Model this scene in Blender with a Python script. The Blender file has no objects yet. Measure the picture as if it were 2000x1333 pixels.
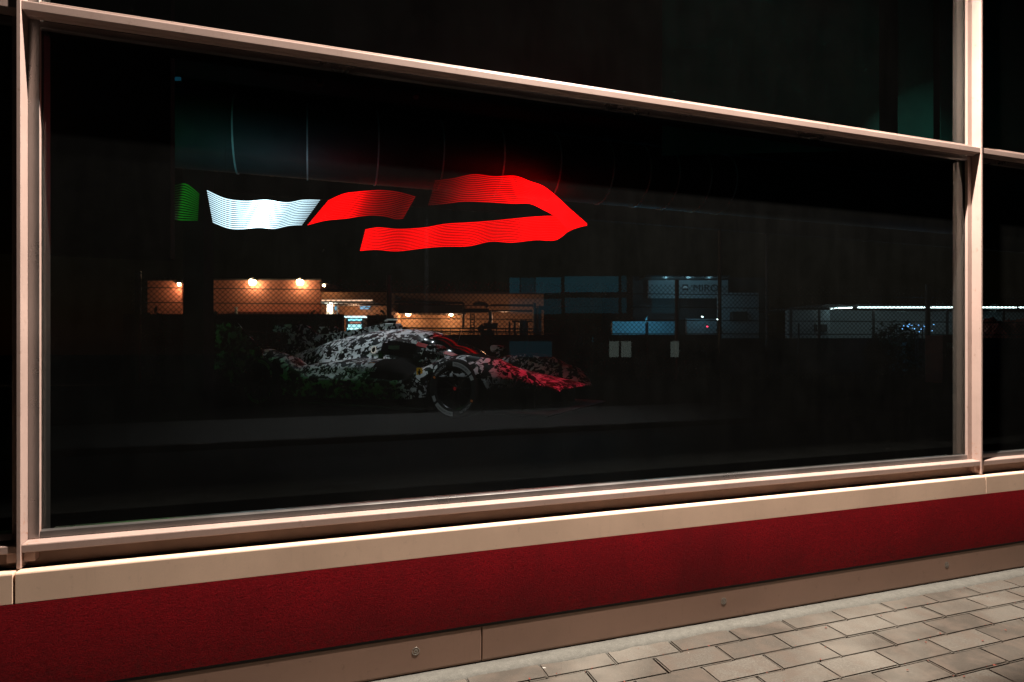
import bpy, bmesh, math, random
from mathutils import Vector, Matrix
from mathutils.bvhtree import BVHTree
random.seed(7)
SC = bpy.context.scene
COL = SC.collection
R = math.radians

# ------------------------------------------------------------------ camera
F_PX, HOR = 1160.0, 679.0
YAW = math.atan(F_PX / 3450.0)
SN, CS = math.sin(YAW), math.cos(YAW)
EYE = Vector((0.0, -2.8, 1.5))
cam_d = bpy.data.cameras.new("Camera")
cam = bpy.data.objects.new("Camera", cam_d)
COL.objects.link(cam)
cam.location = EYE
cam.rotation_euler = (R(90), 0, -YAW)
cam_d.sensor_width = 36.0
cam_d.lens = 36.0 * F_PX / 2000.0
cam_d.shift_y = (HOR - 666.5) / 2000.0
cam_d.clip_start = 0.05
cam_d.clip_end = 600.0
SC.camera = cam

# ------------------------------------------------------------------ night sky
w = bpy.data.worlds.new("World")
SC.world = w
w.use_nodes = True
wn = w.node_tree.nodes
sky = wn.new("ShaderNodeTexSky")
sky.sky_type = 'NISHITA'
sky.sun_disc = False
sky.sun_elevation = R(1.0)
sky.sun_rotation = R(200)
w.node_tree.links.new(sky.outputs[0], wn["Background"].inputs[0])
wn["Background"].inputs[1].default_value = 0.0006

SC.view_settings.view_transform = 'Standard'
SC.view_settings.look = 'None'
SC.view_settings.exposure = 0.0
SC.view_settings.gamma = 1.0
SC.render.engine = 'CYCLES'
try:
    SC.cycles.use_denoising = True
    SC.cycles.max_bounces = 7
    SC.cycles.use_adaptive_sampling = True
    SC.cycles.adaptive_threshold = 0.015
    SC.cycles.transparent_max_bounces = 16
    SC.cycles.caustics_reflective = False
    SC.cycles.caustics_refractive = False
    SC.cycles.sample_clamp_indirect = 4.0
except Exception:
    pass

LAMP_W = 1500.0          # facade wall-washer
WARM = (1.0, 0.87, 0.75)

# ------------------------------------------------------------------ helpers
def at(px, py, d):
    """World point seen at photo pixel (2000 wide) at distance d along the axis."""
    u = (px - 1000.0) / F_PX
    return Vector((EYE.x + d * (SN + u * CS), EYE.y + d * (CS - u * SN), EYE.z + d * (HOR - py) / F_PX))

def onY(px, py, Y):
    u = (px - 1000.0) / F_PX
    d = (Y - EYE.y) / (CS - u * SN)
    return at(px, py, d)

def mirror(p):
    return Vector((p.x, -p.y, p.z))

class MB:
    def __init__(self):
        self.v, self.f = [], []
    def add(self, vs, fs):
        o = len(self.v)
        self.v += [tuple(p) for p in vs]
        self.f += [tuple(i + o for i in f) for f in fs]
        return self
    def box(self, x0, x1, y0, y1, z0, z1):
        vs = [(x, y, z) for x in (x0, x1) for y in (y0, y1) for z in (z0, z1)]
        return self.add(vs, [(0, 1, 3, 2), (4, 6, 7, 5), (0, 4, 5, 1), (2, 3, 7, 6), (0, 2, 6, 4), (1, 5, 7, 3)])
    def slab(self, A, B, z0, z1, t):
        """vertical slab along plan line A-B, thickness t on the far side (left of A->B)"""
        A, B = Vector((A[0], A[1])), Vector((B[0], B[1]))
        d = (B - A).normalized()
        n = Vector((-d.y, d.x)) * t
        pl = [A, B, B + n, A + n]
        vs = [(p.x, p.y, z) for z in (z0, z1) for p in pl]
        return self.add(vs, [(3, 2, 1, 0), (4, 5, 6, 7), (0, 1, 5, 4), (1, 2, 6, 5), (2, 3, 7, 6), (3, 0, 4, 7)])
    def bar(self, a, b, r, n=4):
        a, b = Vector(a), Vector(b)
        d = (b - a).normalized()
        up = Vector((0, 0, 1)) if abs(d.z) < 0.9 else Vector((1, 0, 0))
        s = d.cross(up).normalized()
        t = s.cross(d)
        vs = []
        for p in (a, b):
            for k in range(n):
                an = 2 * math.pi * k / n + math.pi / n
                vs.append(p + r * (math.cos(an) * s + math.sin(an) * t))
        fs = [(k, (k + 1) % n, n + (k + 1) % n, n + k) for k in range(n)]
        fs += [tuple(range(n - 1, -1, -1)), tuple(range(n, 2 * n))]
        return self.add(vs, fs)
    def tube(self, pts, r, n=8):
        for a, b in zip(pts[:-1], pts[1:]):
            self.bar(a, b, r, n)
        return self
    def prism_y(self, poly, y0, y1):
        n = len(poly)
        vs = [(x, y0, z) for x, z in poly] + [(x, y1, z) for x, z in poly]
        fs = [tuple(range(n)), tuple(range(2 * n - 1, n - 1, -1))]
        fs += [((k + 1) % n, k, n + k, n + (k + 1) % n) for k in range(n)]
        return self.add(vs, fs)
    def prism_x(self, poly, x0, x1):
        n = len(poly)
        vs = [(x0, y, z) for y, z in poly] + [(x1, y, z) for y, z in poly]
        fs = [tuple(range(n)), tuple(range(2 * n - 1, n - 1, -1))]
        fs += [((k + 1) % n, k, n + k, n + (k + 1) % n) for k in range(n)]
        return self.add(vs, fs)
    def mesh(self, name, bevel=0.0, smooth=False, seg=1):
        me = bpy.data.meshes.new(name)
        me.from_pydata(self.v, [], self.f)
        bm = bmesh.new()
        bm.from_mesh(me)
        bmesh.ops.recalc_face_normals(bm, faces=bm.faces)
        if bevel > 0:
            es = [e for e in bm.edges if e.is_manifold and e.calc_face_angle(0) > 0.5]
            bmesh.ops.bevel(bm, geom=es, offset=bevel, segments=seg, affect='EDGES', clamp_overlap=True)
        if smooth:
            for fc in bm.faces:
                fc.smooth = True
        bm.to_mesh(me)
        bm.free()
        return me
    def obj(self, name, mat, parent=None, bevel=0.0, smooth=False, seg=1):
        me = self.mesh(name, bevel, smooth, seg)
        if mat:
            me.materials.append(mat)
        return link(name, me, parent)

def link(name, data, parent=None):
    o = bpy.data.objects.new(name, data)
    COL.objects.link(o)
    if parent is not None:
        o.parent = parent
    return o

def tag(o, label=None, cat=None, group=None, kind=None):
    if label: o["label"] = label
    if cat: o["category"] = cat
    if group: o["group"] = group
    if kind: o["kind"] = kind
    return o

def thing(name, label, cat, loc=(0, 0, 0), rz=0.0, group=None):
    o = bpy.data.objects.new(name, None)
    COL.objects.link(o)
    o.empty_display_size = 0.1
    o.location = loc
    o.rotation_euler = (0, 0, rz)
    return tag(o, label, cat, group)

def adopt(o, parent, keep=True):
    """parent o (built in world space) under an Empty that sits elsewhere"""
    o.parent = parent
    m = Matrix.Translation(parent.location) @ parent.rotation_euler.to_matrix().to_4x4()
    o.matrix_parent_inverse = m.inverted()
    return o

def lamp(name, kind, loc, power, color, parent=None, **kw):
    d = bpy.data.lights.new(name, kind)
    d.energy = power
    d.color = color
    for k, v in kw.items():
        setattr(d, k, v)
    o = bpy.data.objects.new(name, d)
    COL.objects.link(o)
    o.location = loc
    if parent is not None:
        adopt(o, parent)
    return o

# ------------------------------------------------------------------ materials
class NT:
    def __init__(self, name):
        self.m = bpy.data.materials.new(name)
        self.m.use_nodes = True
        self.t = self.m.node_tree
        self.n = self.t.nodes
        self.b = self.n["Principled BSDF"]
        self.out = self.n["Material Output"]
    def new(self, ty, **kw):
        o = self.n.new(ty)
        for k, v in kw.items():
            setattr(o, k, v)
        return o
    def l(self, a, b):
        self.t.links.new(a, b)
    def coords(self, which="Object", scale=(1, 1, 1)):
        tc = self.new("ShaderNodeTexCoord")
        mp = self.new("ShaderNodeMapping")
        mp.inputs["Scale"].default_value = scale
        self.l(tc.outputs[which], mp.inputs["Vector"])
        return mp.outputs[0]
    def noise(self, vec, scale, detail=6, rough=0.6, dist=0.0):
        n = self.new("ShaderNodeTexNoise")
        n.inputs["Scale"].default_value = scale
        n.inputs["Detail"].default_value = detail
        n.inputs["Roughness"].default_value = rough
        n.inputs["Distortion"].default_value = dist
        if vec is not None:
            self.l(vec, n.inputs["Vector"])
        return n
    def ramp(self, fac, stops, interp='LINEAR'):
        r = self.new("ShaderNodeValToRGB")
        r.color_ramp.interpolation = interp
        el = r.color_ramp.elements
        while len(el) < len(stops):
            el.new(0.5)
        for e, (p, c) in zip(el, stops):
            e.position = p
            e.color = (c[0], c[1], c[2], 1) if hasattr(c, "__len__") else (c, c, c, 1)
        self.l(fac, r.inputs[0])
        return r.outputs[0]
    def mix(self, a, b, fac=0.5, blend='MIX'):
        m = self.new("ShaderNodeMix", data_type='RGBA', blend_type=blend)
        def put(sock, v):
            if hasattr(v, "is_linked"):
                self.l(v, sock)
            elif hasattr(v, "__len__"):
                sock.default_value = (v[0], v[1], v[2], 1)
            else:
                sock.default_value = v
        put(m.inputs[0], fac)
        put(m.inputs[6], a)
        put(m.inputs[7], b)
        return m.outputs[2]
    def math(self, op, a, b=None):
        m = self.new("ShaderNodeMath", operation=op)
        for s, v in zip(m.inputs, (a, b)):
            if v is None: continue
            if hasattr(v, "is_linked"):
                self.l(v, s)
            else:
                s.default_value = v
        return m.outputs[0]
    def bump(self, h, strength=0.3, dist=0.01):
        b = self.new("ShaderNodeBump")
        b.inputs["Strength"].default_value = strength
        b.inputs["Distance"].default_value = dist
        self.l(h, b.inputs["Height"])
        self.l(b.outputs[0], self.b.inputs["Normal"])
    def set(self, **kw):
        for k, v in kw.items():
            s = self.b.inputs[k.replace("_", " ")]
            if hasattr(v, "is_linked"):
                self.l(v, s)
            elif hasattr(v, "__len__") and len(v) == 3:
                s.default_value = (v[0], v[1], v[2], 1)
            else:
                s.default_value = v
        return self

def plain(name, col, rough=0.6, metal=0.0, var=0.15, scale=6.0, spec=0.5):
    t = NT(name)
    v = t.coords("Object")
    n = t.noise(v, scale, 5)
    lo = tuple(c * (1 - var) for c in col)
    hi = tuple(min(1, c * (1 + var)) for c in col)
    t.set(Base_Color=t.ramp(n.outputs[0], [(0.3, lo), (0.7, hi)]), Roughness=rough, Metallic=metal)
    t.b.inputs["Specular IOR Level"].default_value = spec
    return t.m

def emit(name, col, strength):
    t = NT(name)
    t.set(Base_Color=(0.02, 0.02, 0.02), Emission_Color=col, Emission_Strength=strength)
    return t.m

def frame_material(name, col, rough, metal, dirt=0.35, grime=(0.16, 0.10, 0.07), rust=False):
    t = NT(name)
    v = t.coords("Object")
    big = t.noise(v, 2.3, 7, 0.65)
    fine = t.noise(v, 160, 3, 0.7)
    st = t.noise(t.coords("Object", (14, 14, 1.2)), 3.0, 6, 0.7)
    c = t.mix(tuple(x * 0.86 for x in col), col, t.ramp(big.outputs[0], [(0.35, 0), (0.65, 1)]))
    c = t.mix(c, tuple(x * 0.80 for x in col), t.ramp(fine.outputs[0], [(0.5, 0), (0.8, 0.5)]))
    spots = t.ramp(t.noise(v, 28, 8, 0.75).outputs[0], [(0.60, 0), (0.70, dirt)])
    c = t.mix(c, grime, spots)
    c = t.mix(c, grime, t.ramp(st.outputs[0], [(0.58, 0), (0.85, dirt * 0.6)]))
    t.set(Base_Color=c, Metallic=metal,
          Roughness=t.ramp(big.outputs[0], [(0.3, rough * 0.8), (0.7, min(1, rough * 1.25))]))
    if rust:
        geo = t.new("ShaderNodeNewGeometry"); sx = t.new("ShaderNodeSeparateXYZ"); t.l(geo.outputs["Position"], sx.inputs[0])
        m_ = None
        for jx in (-1.05, 4.172):
            d_ = t.math('ABSOLUTE', t.math('SUBTRACT', sx.outputs[0], jx))
            k_ = t.ramp(d_, [(0.035, 1.0), (0.075, 0.0)])
            m_ = k_ if m_ is None else t.math('ADD', m_, k_)
        nr = t.ramp(t.noise(v, 45, 6, 0.7).outputs[0], [(0.54, 0), (0.68, 0.8)])
        zlow = t.ramp(t.math('MULTIPLY', sx.outputs[2], 0.25), [(0.195, 1.0), (0.225, 0.0)])
        c = t.mix(c, (0.30, 0.11, 0.04), t.math('MULTIPLY', t.math('MULTIPLY', m_, nr), zlow))
        t.l(c, t.b.inputs["Base Color"])
    t.bump(fine.outputs[0], 0.06, 0.002)
    return t.m

M = {}
M['frame'] = frame_material("powder_coated_aluminium", (0.405, 0.295, 0.260), 0.42, 0.0, 0.6, rust=True)
M['bead'] = frame_material("anodised_bead", (0.30, 0.285, 0.28), 0.30, 0.85, 0.2)
M['fascia'] = frame_material("fascia_aluminium", (0.82, 0.59, 0.445), 0.5, 0.0, 0.25)
M['plinth'] = frame_material("plinth_aluminium", (0.335, 0.205, 0.152), 0.55, 0.0, 0.45, (0.10, 0.065, 0.045))
M['inner_frame'] = plain("inner_frame_grey", (0.045, 0.043, 0.042), 0.5)
M['gasket'] = plain("rubber_gasket", (0.015, 0.015, 0.015), 0.7)
M['recess'] = plain("recess_sheet_metal", (0.20, 0.13, 0.10), 0.6)
M['black'] = plain("matt_black", (0.004, 0.004, 0.004), 0.85, spec=0.06)
M['inner_wall'] = plain("dark_interior_paint", (0.009, 0.010, 0.011), 0.9, spec=0.05)
M['steel'] = plain("screw_steel", (0.35, 0.33, 0.30), 0.35, 0.8)

def red_render():
    t = NT("red_rough_render")
    v = t.coords("Object", (1, 1, 2.2))
    fib = t.noise(v, 70, 9, 0.75, 1.8)
    big = t.noise(t.coords("Object"), 1.6, 5)
    c = t.ramp(fib.outputs[0], [(0.34, (0.045, 0.0010, 0.003)), (0.54, (0.32, 0.0022, 0.009)), (0.78, (0.54, 0.006, 0.012))])
    c = t.mix(c, (0.16, 0.002, 0.006), t.ramp(big.outputs[0], [(0.40, 0), (0.68, 0.75)]))
    stk = t.noise(t.coords("Object", (9, 9, 0.9)), 1.6, 7, 0.7)
    c = t.mix(c, (0.055, 0.008, 0.008), t.ramp(stk.outputs[0], [(0.54, 0), (0.80, 0.30)]))
    gp = t.new("ShaderNodeSeparateXYZ"); t.l(t.coords("Object"), gp.inputs[0])
    spl = t.math('MULTIPLY', t.ramp(gp.outputs[2], [(0.20, 1.0), (0.36, 0.0)]), t.ramp(t.noise(t.coords("Object"), 38, 8, 0.8).outputs[0], [(0.46, 0), (0.68, 0.40)]))
    c = t.mix(c, (0.06, 0.03, 0.022), spl)
    t.set(Base_Color=c, Roughness=0.85)
    t.b.inputs["Specular IOR Level"].default_value = 0.12
    t.bump(fib.outputs[0], 0.9, 0.006)
    return t.m
M['red'] = red_render()

def paver_mat():
    t = NT("concrete_paver")
    oi = t.new("ShaderNodeObjectInfo")
    geo = t.new("ShaderNodeNewGeometry")
    v = geo.outputs["Position"]
    grit = t.noise(v, 105, 6, 0.85)
    blot = t.noise(v, 9, 7, 0.6)
    big = t.noise(v, 1.1, 5, 0.6)
    base = t.ramp(oi.outputs["Random"], [(0.0, (0.050, 0.043, 0.035)), (0.5, (0.086, 0.077, 0.065)), (1.0, (0.120, 0.111, 0.096))])
    c = t.mix(base, (0.055, 0.046, 0.038), t.ramp(grit.outputs[0], [(0.42, 0.65), (0.58, 0)]))
    c = t.mix(c, (0.25, 0.235, 0.21), t.ramp(grit.outputs[0], [(0.60, 0), (0.72, 0.55)]))
    c = t.mix(c, (0.085, 0.068, 0.055), t.ramp(blot.outputs[0], [(0.44, 0), (0.62, 0.8)]))
    c = t.mix(c, (0.19, 0.18, 0.157), t.ramp(big.outputs[0], [(0.50, 0), (0.70, 0.45)]))
    drop = t.noise(v, 21, 2, 0.4)
    c = t.mix(c, (0.66, 0.66, 0.62), t.ramp(drop.outputs[0], [(0.765, 0), (0.78, 0.55)]))
    t.set(Base_Color=c, Roughness=0.88)
    t.b.inputs["Specular IOR Level"].default_value = 0.25
    t.bump(grit.outputs[0], 0.9, 0.004)
    return t.m
M['paver'] = paver_mat()

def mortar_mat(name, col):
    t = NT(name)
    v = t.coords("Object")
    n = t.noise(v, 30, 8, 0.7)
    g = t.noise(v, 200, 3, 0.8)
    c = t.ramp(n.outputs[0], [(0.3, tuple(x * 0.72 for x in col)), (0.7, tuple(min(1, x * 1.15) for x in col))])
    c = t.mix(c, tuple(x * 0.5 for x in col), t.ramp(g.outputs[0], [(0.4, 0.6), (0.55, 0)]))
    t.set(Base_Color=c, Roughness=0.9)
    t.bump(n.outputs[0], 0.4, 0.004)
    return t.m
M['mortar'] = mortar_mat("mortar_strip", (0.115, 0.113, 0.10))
M['bedding'] = mortar_mat("joint_sand", (0.035, 0.028, 0.022))
M['asphalt'] = mortar_mat("wet_asphalt", (0.05, 0.05, 0.052))
M['asphalt'].node_tree.nodes["Principled BSDF"].inputs["Roughness"].default_value = 0.32
M['farpave'] = mortar_mat("far_pavement", (0.22, 0.21, 0.20))
M['soil'] = mortar_mat("dark_ground", (0.03, 0.03, 0.026))

def glass(name, tint, dust_veil=0.012, refl=1.0, specks=0.16):
    """thin clear pane: transparent with Schlick reflection and a dusty film that also veils the darks like haze; no refraction so that lamps shine through"""
    t = NT(name)
    t.n.remove(t.b)
    geo = t.new("ShaderNodeNewGeometry")
    dot = t.new("ShaderNodeVectorMath", operation='DOT_PRODUCT')
    t.l(geo.outputs["Normal"], dot.inputs[0])
    t.l(geo.outputs["Incoming"], dot.inputs[1])
    c = t.math('ABSOLUTE', dot.outputs["Value"])
    p = t.math('POWER', t.math('SUBTRACT', 1.0, c), 5.0)
    fr = t.math('MULTIPLY', t.math('ADD', t.math('MULTIPLY', p, 0.96), 0.042), refl)
    tr = t.new("ShaderNodeBsdfTransparent")
    tr.inputs[0].default_value = (*tint, 1)
    gl = t.new("ShaderNodeBsdfGlossy")
    gl.inputs["Roughness"].default_value = 0.0
    gl.inputs[0].default_value = (0.95, 0.98, 0.97, 1)
    mx = t.new("ShaderNodeMixShader")
    t.l(fr, mx.inputs[0]); t.l(tr.outputs[0], mx.inputs[1]); t.l(gl.outputs[0], mx.inputs[2])
    df = t.new("ShaderNodeBsdfDiffuse")
    df.inputs[0].default_value = (0.75, 0.78, 0.76, 1)
    v = t.coords("Object")
    d1 = t.noise(v, 3.0, 8, 0.7)
    d2 = t.noise(v, 55, 3, 0.5)
    film = t.ramp(d1.outputs[0], [(0.3, dust_veil * 0.7), (0.7, dust_veil * 1.4)])  # dusty film doubles as a painted veil that lifts the dark tones
    sm = t.noise(t.coords("Object", (6, 6, .8)), 2.2, 7, 0.7, 0.6)
    film = t.math('MULTIPLY', film, t.ramp(sm.outputs[0], [(0.35, 0.9), (0.7, 1.3)]))
    speck = t.ramp(d2.outputs[0], [(0.80, 0), (0.83, specks)])
    tot = t.math('ADD', film, speck)
    mx2 = t.new("ShaderNodeMixShader")
    t.l(tot, mx2.inputs[0]); t.l(mx.outputs[0], mx2.inputs[1]); t.l(df.outputs[0], mx2.inputs[2])
    t.l(mx2.outputs[0], t.out.inputs[0])
    return t.m
M['glass'] = glass("shop_window_glass", (0.95, 0.975, 0.965), 0.0034)
M['glass_upper'] = glass("upper_window_glass", (0.95, 0.975, 0.965), 0.0010, 1.0, 0.03)
M['glass_back'] = glass("rear_glazing_glass", (0.97, 0.985, 0.98), 0.0005, 0.0, 0.0)

# ================================================================== SETTING
XL, XR = -1.05, 4.172           # mullion axes of the bay in view
XE = 25.1
BAYS = [(-6.27, XL), (XL, XR), (XR, 9.394), (9.394, 14.616), (14.616, 19.838), (19.838, 25.06)]
FLOOR_Z, CEIL_Z, BACK_Y = 0.70, 5.6, 10.3

g = MB().box(-150, 150, -150, 150, -0.6, -0.16).obj("ground", M['soil']); tag(g, kind="structure")
rd = MB().box(-60, 60, -7.6, -2.6, -0.5, -0.12).obj("road", M['asphalt']); tag(rd, kind="structure")
fp = MB().box(-60, 60, -10.8, -7.62, -0.5, 0.0).obj("far_pavement", M['farpave'], bevel=0.02); tag(fp, kind="structure")
pv = MB().box(-40, 40, -2.45, 0.2, -0.5, -0.018).obj("pavement", M['bedding']); tag(pv, kind="structure")
kerb = MB().box(-60, 60, -2.6, -2.45, -0.5, 0.0).obj("kerb", M['farpave'], bevel=0.015); tag(kerb, kind="structure")

# pavers: one mesh family, running bond, each an object of its own
PL, PW = 0.356, 0.1455
pvars = []
for k in range(6):
    mb = MB().box(-PL / 2 + .0024, PL / 2 - .0024, -PW / 2 + .0024, PW / 2 - .0024, -0.06, 0.0)
    me = mb.mesh("paver", 0.006, seg=2)
    for vtx in me.vertices:
        vtx.co.x += random.uniform(-.0012, .0012); vtx.co.y += random.uniform(-.0012, .0012)
    me.materials.append(M['paver'])
    pvars.append(me)
cnt = 0
for row in range(13):
    yc = -0.1445 - PW / 2 - row * PW
    for i in range(23):
        xc = 2.441 - PL / 2 + (i - 12) * PL + (0.19 if row % 2 else 0.0) + random.uniform(-.003, .003)
        o = link("paver", pvars[cnt % 6], pv)
        o.location = (xc, yc, random.uniform(-.0025, .0018))
        o.rotation_euler = (random.uniform(-.006, .006), random.uniform(-.005, .005), random.uniform(-.004, .004))
        cnt += 1
rest = MB()
for row in range(15):
    yc = -0.1445 - PW / 2 - row * PW
    for i in range(-40, 50):
        xc = 2.441 - PL / 2 + (i - 12) * PL + (0.19 if row % 2 else 0.0)
        if (row < 13 and 0 <= i < 23) or yc < -2.38: continue
        rest.box(xc - PL / 2 + .002, xc + PL / 2 - .002, yc - PW / 2 + .002, yc + PW / 2 - .002, -0.06, random.uniform(-.002, .001))
ro = rest.obj("paver_field", M['paver'], pv); tag(ro, kind="stuff")

# mortar fillet against the wall: an uneven low ridge
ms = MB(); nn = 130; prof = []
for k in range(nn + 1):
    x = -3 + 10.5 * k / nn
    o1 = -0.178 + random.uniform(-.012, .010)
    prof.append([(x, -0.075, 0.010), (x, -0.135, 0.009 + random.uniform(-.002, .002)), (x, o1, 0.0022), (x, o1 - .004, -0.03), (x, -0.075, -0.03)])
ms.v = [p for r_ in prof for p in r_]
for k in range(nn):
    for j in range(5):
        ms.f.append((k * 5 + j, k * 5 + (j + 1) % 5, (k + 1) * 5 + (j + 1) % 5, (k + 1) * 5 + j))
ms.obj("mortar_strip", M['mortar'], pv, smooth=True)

# ------------------------------------------------------------------ showroom building
bld = thing("showroom_building", "cream framed glass showroom front with a red band above its plinth", "building")
def B(name, mb, mat, bevel=0.0, parent=bld, **kw):
    return mb.obj(name, mat, parent, bevel, **kw)

# plinth panels
PJ = [-6.3, -2.75, 0.759, 4.95, 7.8, 11.3, 14.8, 18.3, 21.8, XE]
pl_screws = [0.447, 2.129, 3.833, 5.6, -1.3, -3.0]
for a, b in zip(PJ[:-1], PJ[1:]):
    mb = MB().prism_x([(-0.0962, 0.184), (-0.0927, 0.022), (-0.086, 0.012), (-0.06, 0.012), (-0.06, 0.184)], a + .0022, b - .0022)
    pp = B("plinth_panel", mb, M['plinth'], 0.003)
    for sx in pl_screws:
        if a < sx < b:
            s = MB()
            for (r0, r1, y0, y1) in ((0.0, 0.011, -0.0957, -0.0930), (0.014, 0.018, -0.0953, -0.0935)):
                n = 20
                ring = []
                for k in range(n):
                    an = 2 * math.pi * k / n
                    ring.append((math.cos(an), math.sin(an)))
                if r0 == 0:
                    vs = [(sx + r1 * c, y1, .115 + r1 * q) for c, q in ring] + [(sx + r1 * .8 * c, y0, .115 + r1 * .8 * q) for c, q in ring] + [(sx + .004 * c, y0, .115 + .004 * q) for c, q in ring] + [(sx + .003 * c, y0 + .0012, .115 + .003 * q) for c, q in ring]
                    fs = [(r * n + k, r * n + (k + 1) % n, (r + 1) * n + (k + 1) % n, (r + 1) * n + k) for r in range(3) for k in range(n)] + [tuple(range(3 * n, 4 * n))]
                else:
                    vs = [(sx + rr * c, yy, .115 + rr * q) for rr, yy in ((r0, y1), (r0, y0), (r1, y0), (r1, y1)) for c, q in ring]
                    fs = [(r * n + k, r * n + (k + 1) % n, (r + 1) * n + (k + 1) % n, (r + 1) * n + k) for r in range(3) for k in range(n)]
                s.add(vs, fs)
            s.obj("screw", M['steel'], pp, smooth=True)
# shadow-gap footing behind plinth and backing behind band
B("footing", MB().box(-6.3, XE, -0.058, 0.25, -0.4, 0.19), M['black'])
# red band: leans back towards its foot
prof = []
for k in range(9):
    t = k / 8.0
    z = 0.541 - t * (0.541 - 0.196)
    prof.append((-0.1125 + 0.014 * t ** 1.7, z))
prof += [(-0.02, 0.196), (-0.02, 0.541)]
for a, b in zip([-6.3, -1.05, 4.172, 9.4], [-1.0502, 4.1718, 9.3998, XE]):
    B("red_band_panel", MB().prism_x(prof, a, b), M['red'])
B("shadow_line_strip", MB().box(-6.3, XE, -0.0965, -0.021, 0.1845, 0.1955), M['gasket'])  # black strip stands in for the shadow line under the red band
# fascia panels with narrow joints
for a, b in zip([-6.3, -1.052, 4.167, 9.39, 14.62, 19.84], [-1.056, 4.164, 9.387, 14.617, 19.837, XE]):
    mb = MB().prism_x([(-0.112, 0.543), (-0.112, 0.654), (-0.108, 0.660), (-0.069, 0.660), (-0.069, 0.543)], a + .001, b - .001)
    B("fascia_panel", mb, M['fascia'], 0.002)
B("recess_strip", MB().box(-6.3, XE, -0.068, -0.03, 0.55, 0.655), M['black'])
B("recess_backing", MB().box(-6.3, XE, -0.028, 0.10, 0.545, 0.728), M['recess'])

def xbar(name, a, b, prof, mat, bev=0.002):
    return B(name, MB().prism_x(prof, a, b), mat, bev)
TZ = 2.80
for (a, b) in BAYS:
    a2, b2 = a + .0075, b - .0075
    # sill ledge: sloped top, front lip, stepped underside
    xbar("sill_ledge", a2, b2, [(-0.080, 0.722), (-0.080, 0.751), (-0.077, 0.754), (-0.026, 0.757), (-0.026, 0.729), (-0.050, 0.729), (-0.050, 0.722)], M['frame'])
    xbar("lower_bead", a2 + .037, b2 - .037, [(-0.024, 0.7575), (-0.022, 0.784), (-0.0062, 0.789), (-0.0062, 0.7575)], M['bead'], 0.0015)
    # transom
    xbar("transom", a2, b2, [(-0.080, 2.780), (-0.080, 2.812), (-0.077, 2.816), (-0.026, 2.822), (-0.026, 2.772), (-0.05, 2.772), (-0.05, 2.776), (-0.074, 2.780)], M['frame'])
    xbar("transom_bead", a2 + .037, b2 - .037, [(-0.024, 2.745), (-0.024, 2.7715), (-0.0062, 2.7715), (-0.0062, 2.741)], M['bead'], 0.0015)
    xbar("transom_upper_bead", a2 + .037, b2 - .037, [(-0.024, 2.8225), (-0.023, 2.848), (-0.0062, 2.853), (-0.0062, 2.8225)], M['frame'], 0.0015)
    # lower and upper panes
    for (z0, z1) in ((0.765, 2.765), (2.83, 5.45)):
        pn = B("window_pane", MB().box(a + .02, b - .02, -0.006, 0.006, z0, z1), M['glass'] if z0 < 2 else M['glass_upper'])
    # inner box profiles behind the glass
    B("inner_sill", MB().box(a + .05, b - .05, 0.0065, 0.11, 0.70, 0.765), M['bead'], 0.003)
    B("inner_transom", MB().box(a + .05, b - .05, 0.0065, 0.11, 2.752, 2.842), M['black'], 0.003)
for x in (-6.27, XL, XR, 9.394, 14.616, 19.838, 25.06):
    mu = B("mullion", MB().box(x - .0445, x + .0445, -0.024, -0.0063, 0.690, 5.5), M['frame'], 0.002)
    MB().box(x + .0078, x + .0440, -0.0262, -0.0242, 0.760, 5.49).obj("glazing_bead", M['bead'], mu, 0.0006)
    for s_ in (-1, 1):
        MB().box(x + s_ * .0260 - .0182, x + s_ * .0260 + .0182, -0.0660, -0.0245, 0.684, 0.7212).obj("mullion_foot", M['frame'], mu, 0.0015)
    fi = MB().box(x - .0070, x + .0070, -0.085, -0.0243, 0.664, 5.5).obj("fin", M['frame'], mu, 0.0015)
    MB().box(x - .046, x + .046, 0.0065, 0.075, 0.705, 5.5).obj("inner_post", M['inner_frame'], mu, 0.003)
B("parapet", MB().box(-6.4, XE + .1, -0.12, 0.3, 5.5, 7.0), M['fascia'], 0.01)
B("roof", MB().box(-6.4, XE + .1, 0.3, BACK_Y + .4, CEIL_Z, CEIL_Z + .3), M['inner_wall'])
B("end_wall", MB().box(-6.5, -6.32, 0.02, BACK_Y, 0.0, CEIL_Z), M['inner_wall'])
B("end_wall", MB().box(XE, XE + .15, 0.02, BACK_Y, 0.0, CEIL_Z), M['inner_wall'])

def floor_mat():
    t = NT("dark_polished_floor")
    v = t.coords("Object")
    n = t.noise(v, 5, 6)
    t.set(Base_Color=t.ramp(n.outputs[0], [(0.3, 0.003), (0.7, 0.006)]), Roughness=t.ramp(n.outputs[0], [(0.3, 0.28), (0.7, 0.42)]))
    t.b.inputs["Specular IOR Level"].default_value = 0.0
    return t.m
B("showroom_floor", MB().box(-6.31, XE - .02, 0.112, BACK_Y + .2, 0.2, FLOOR_Z), floor_mat())
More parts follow.
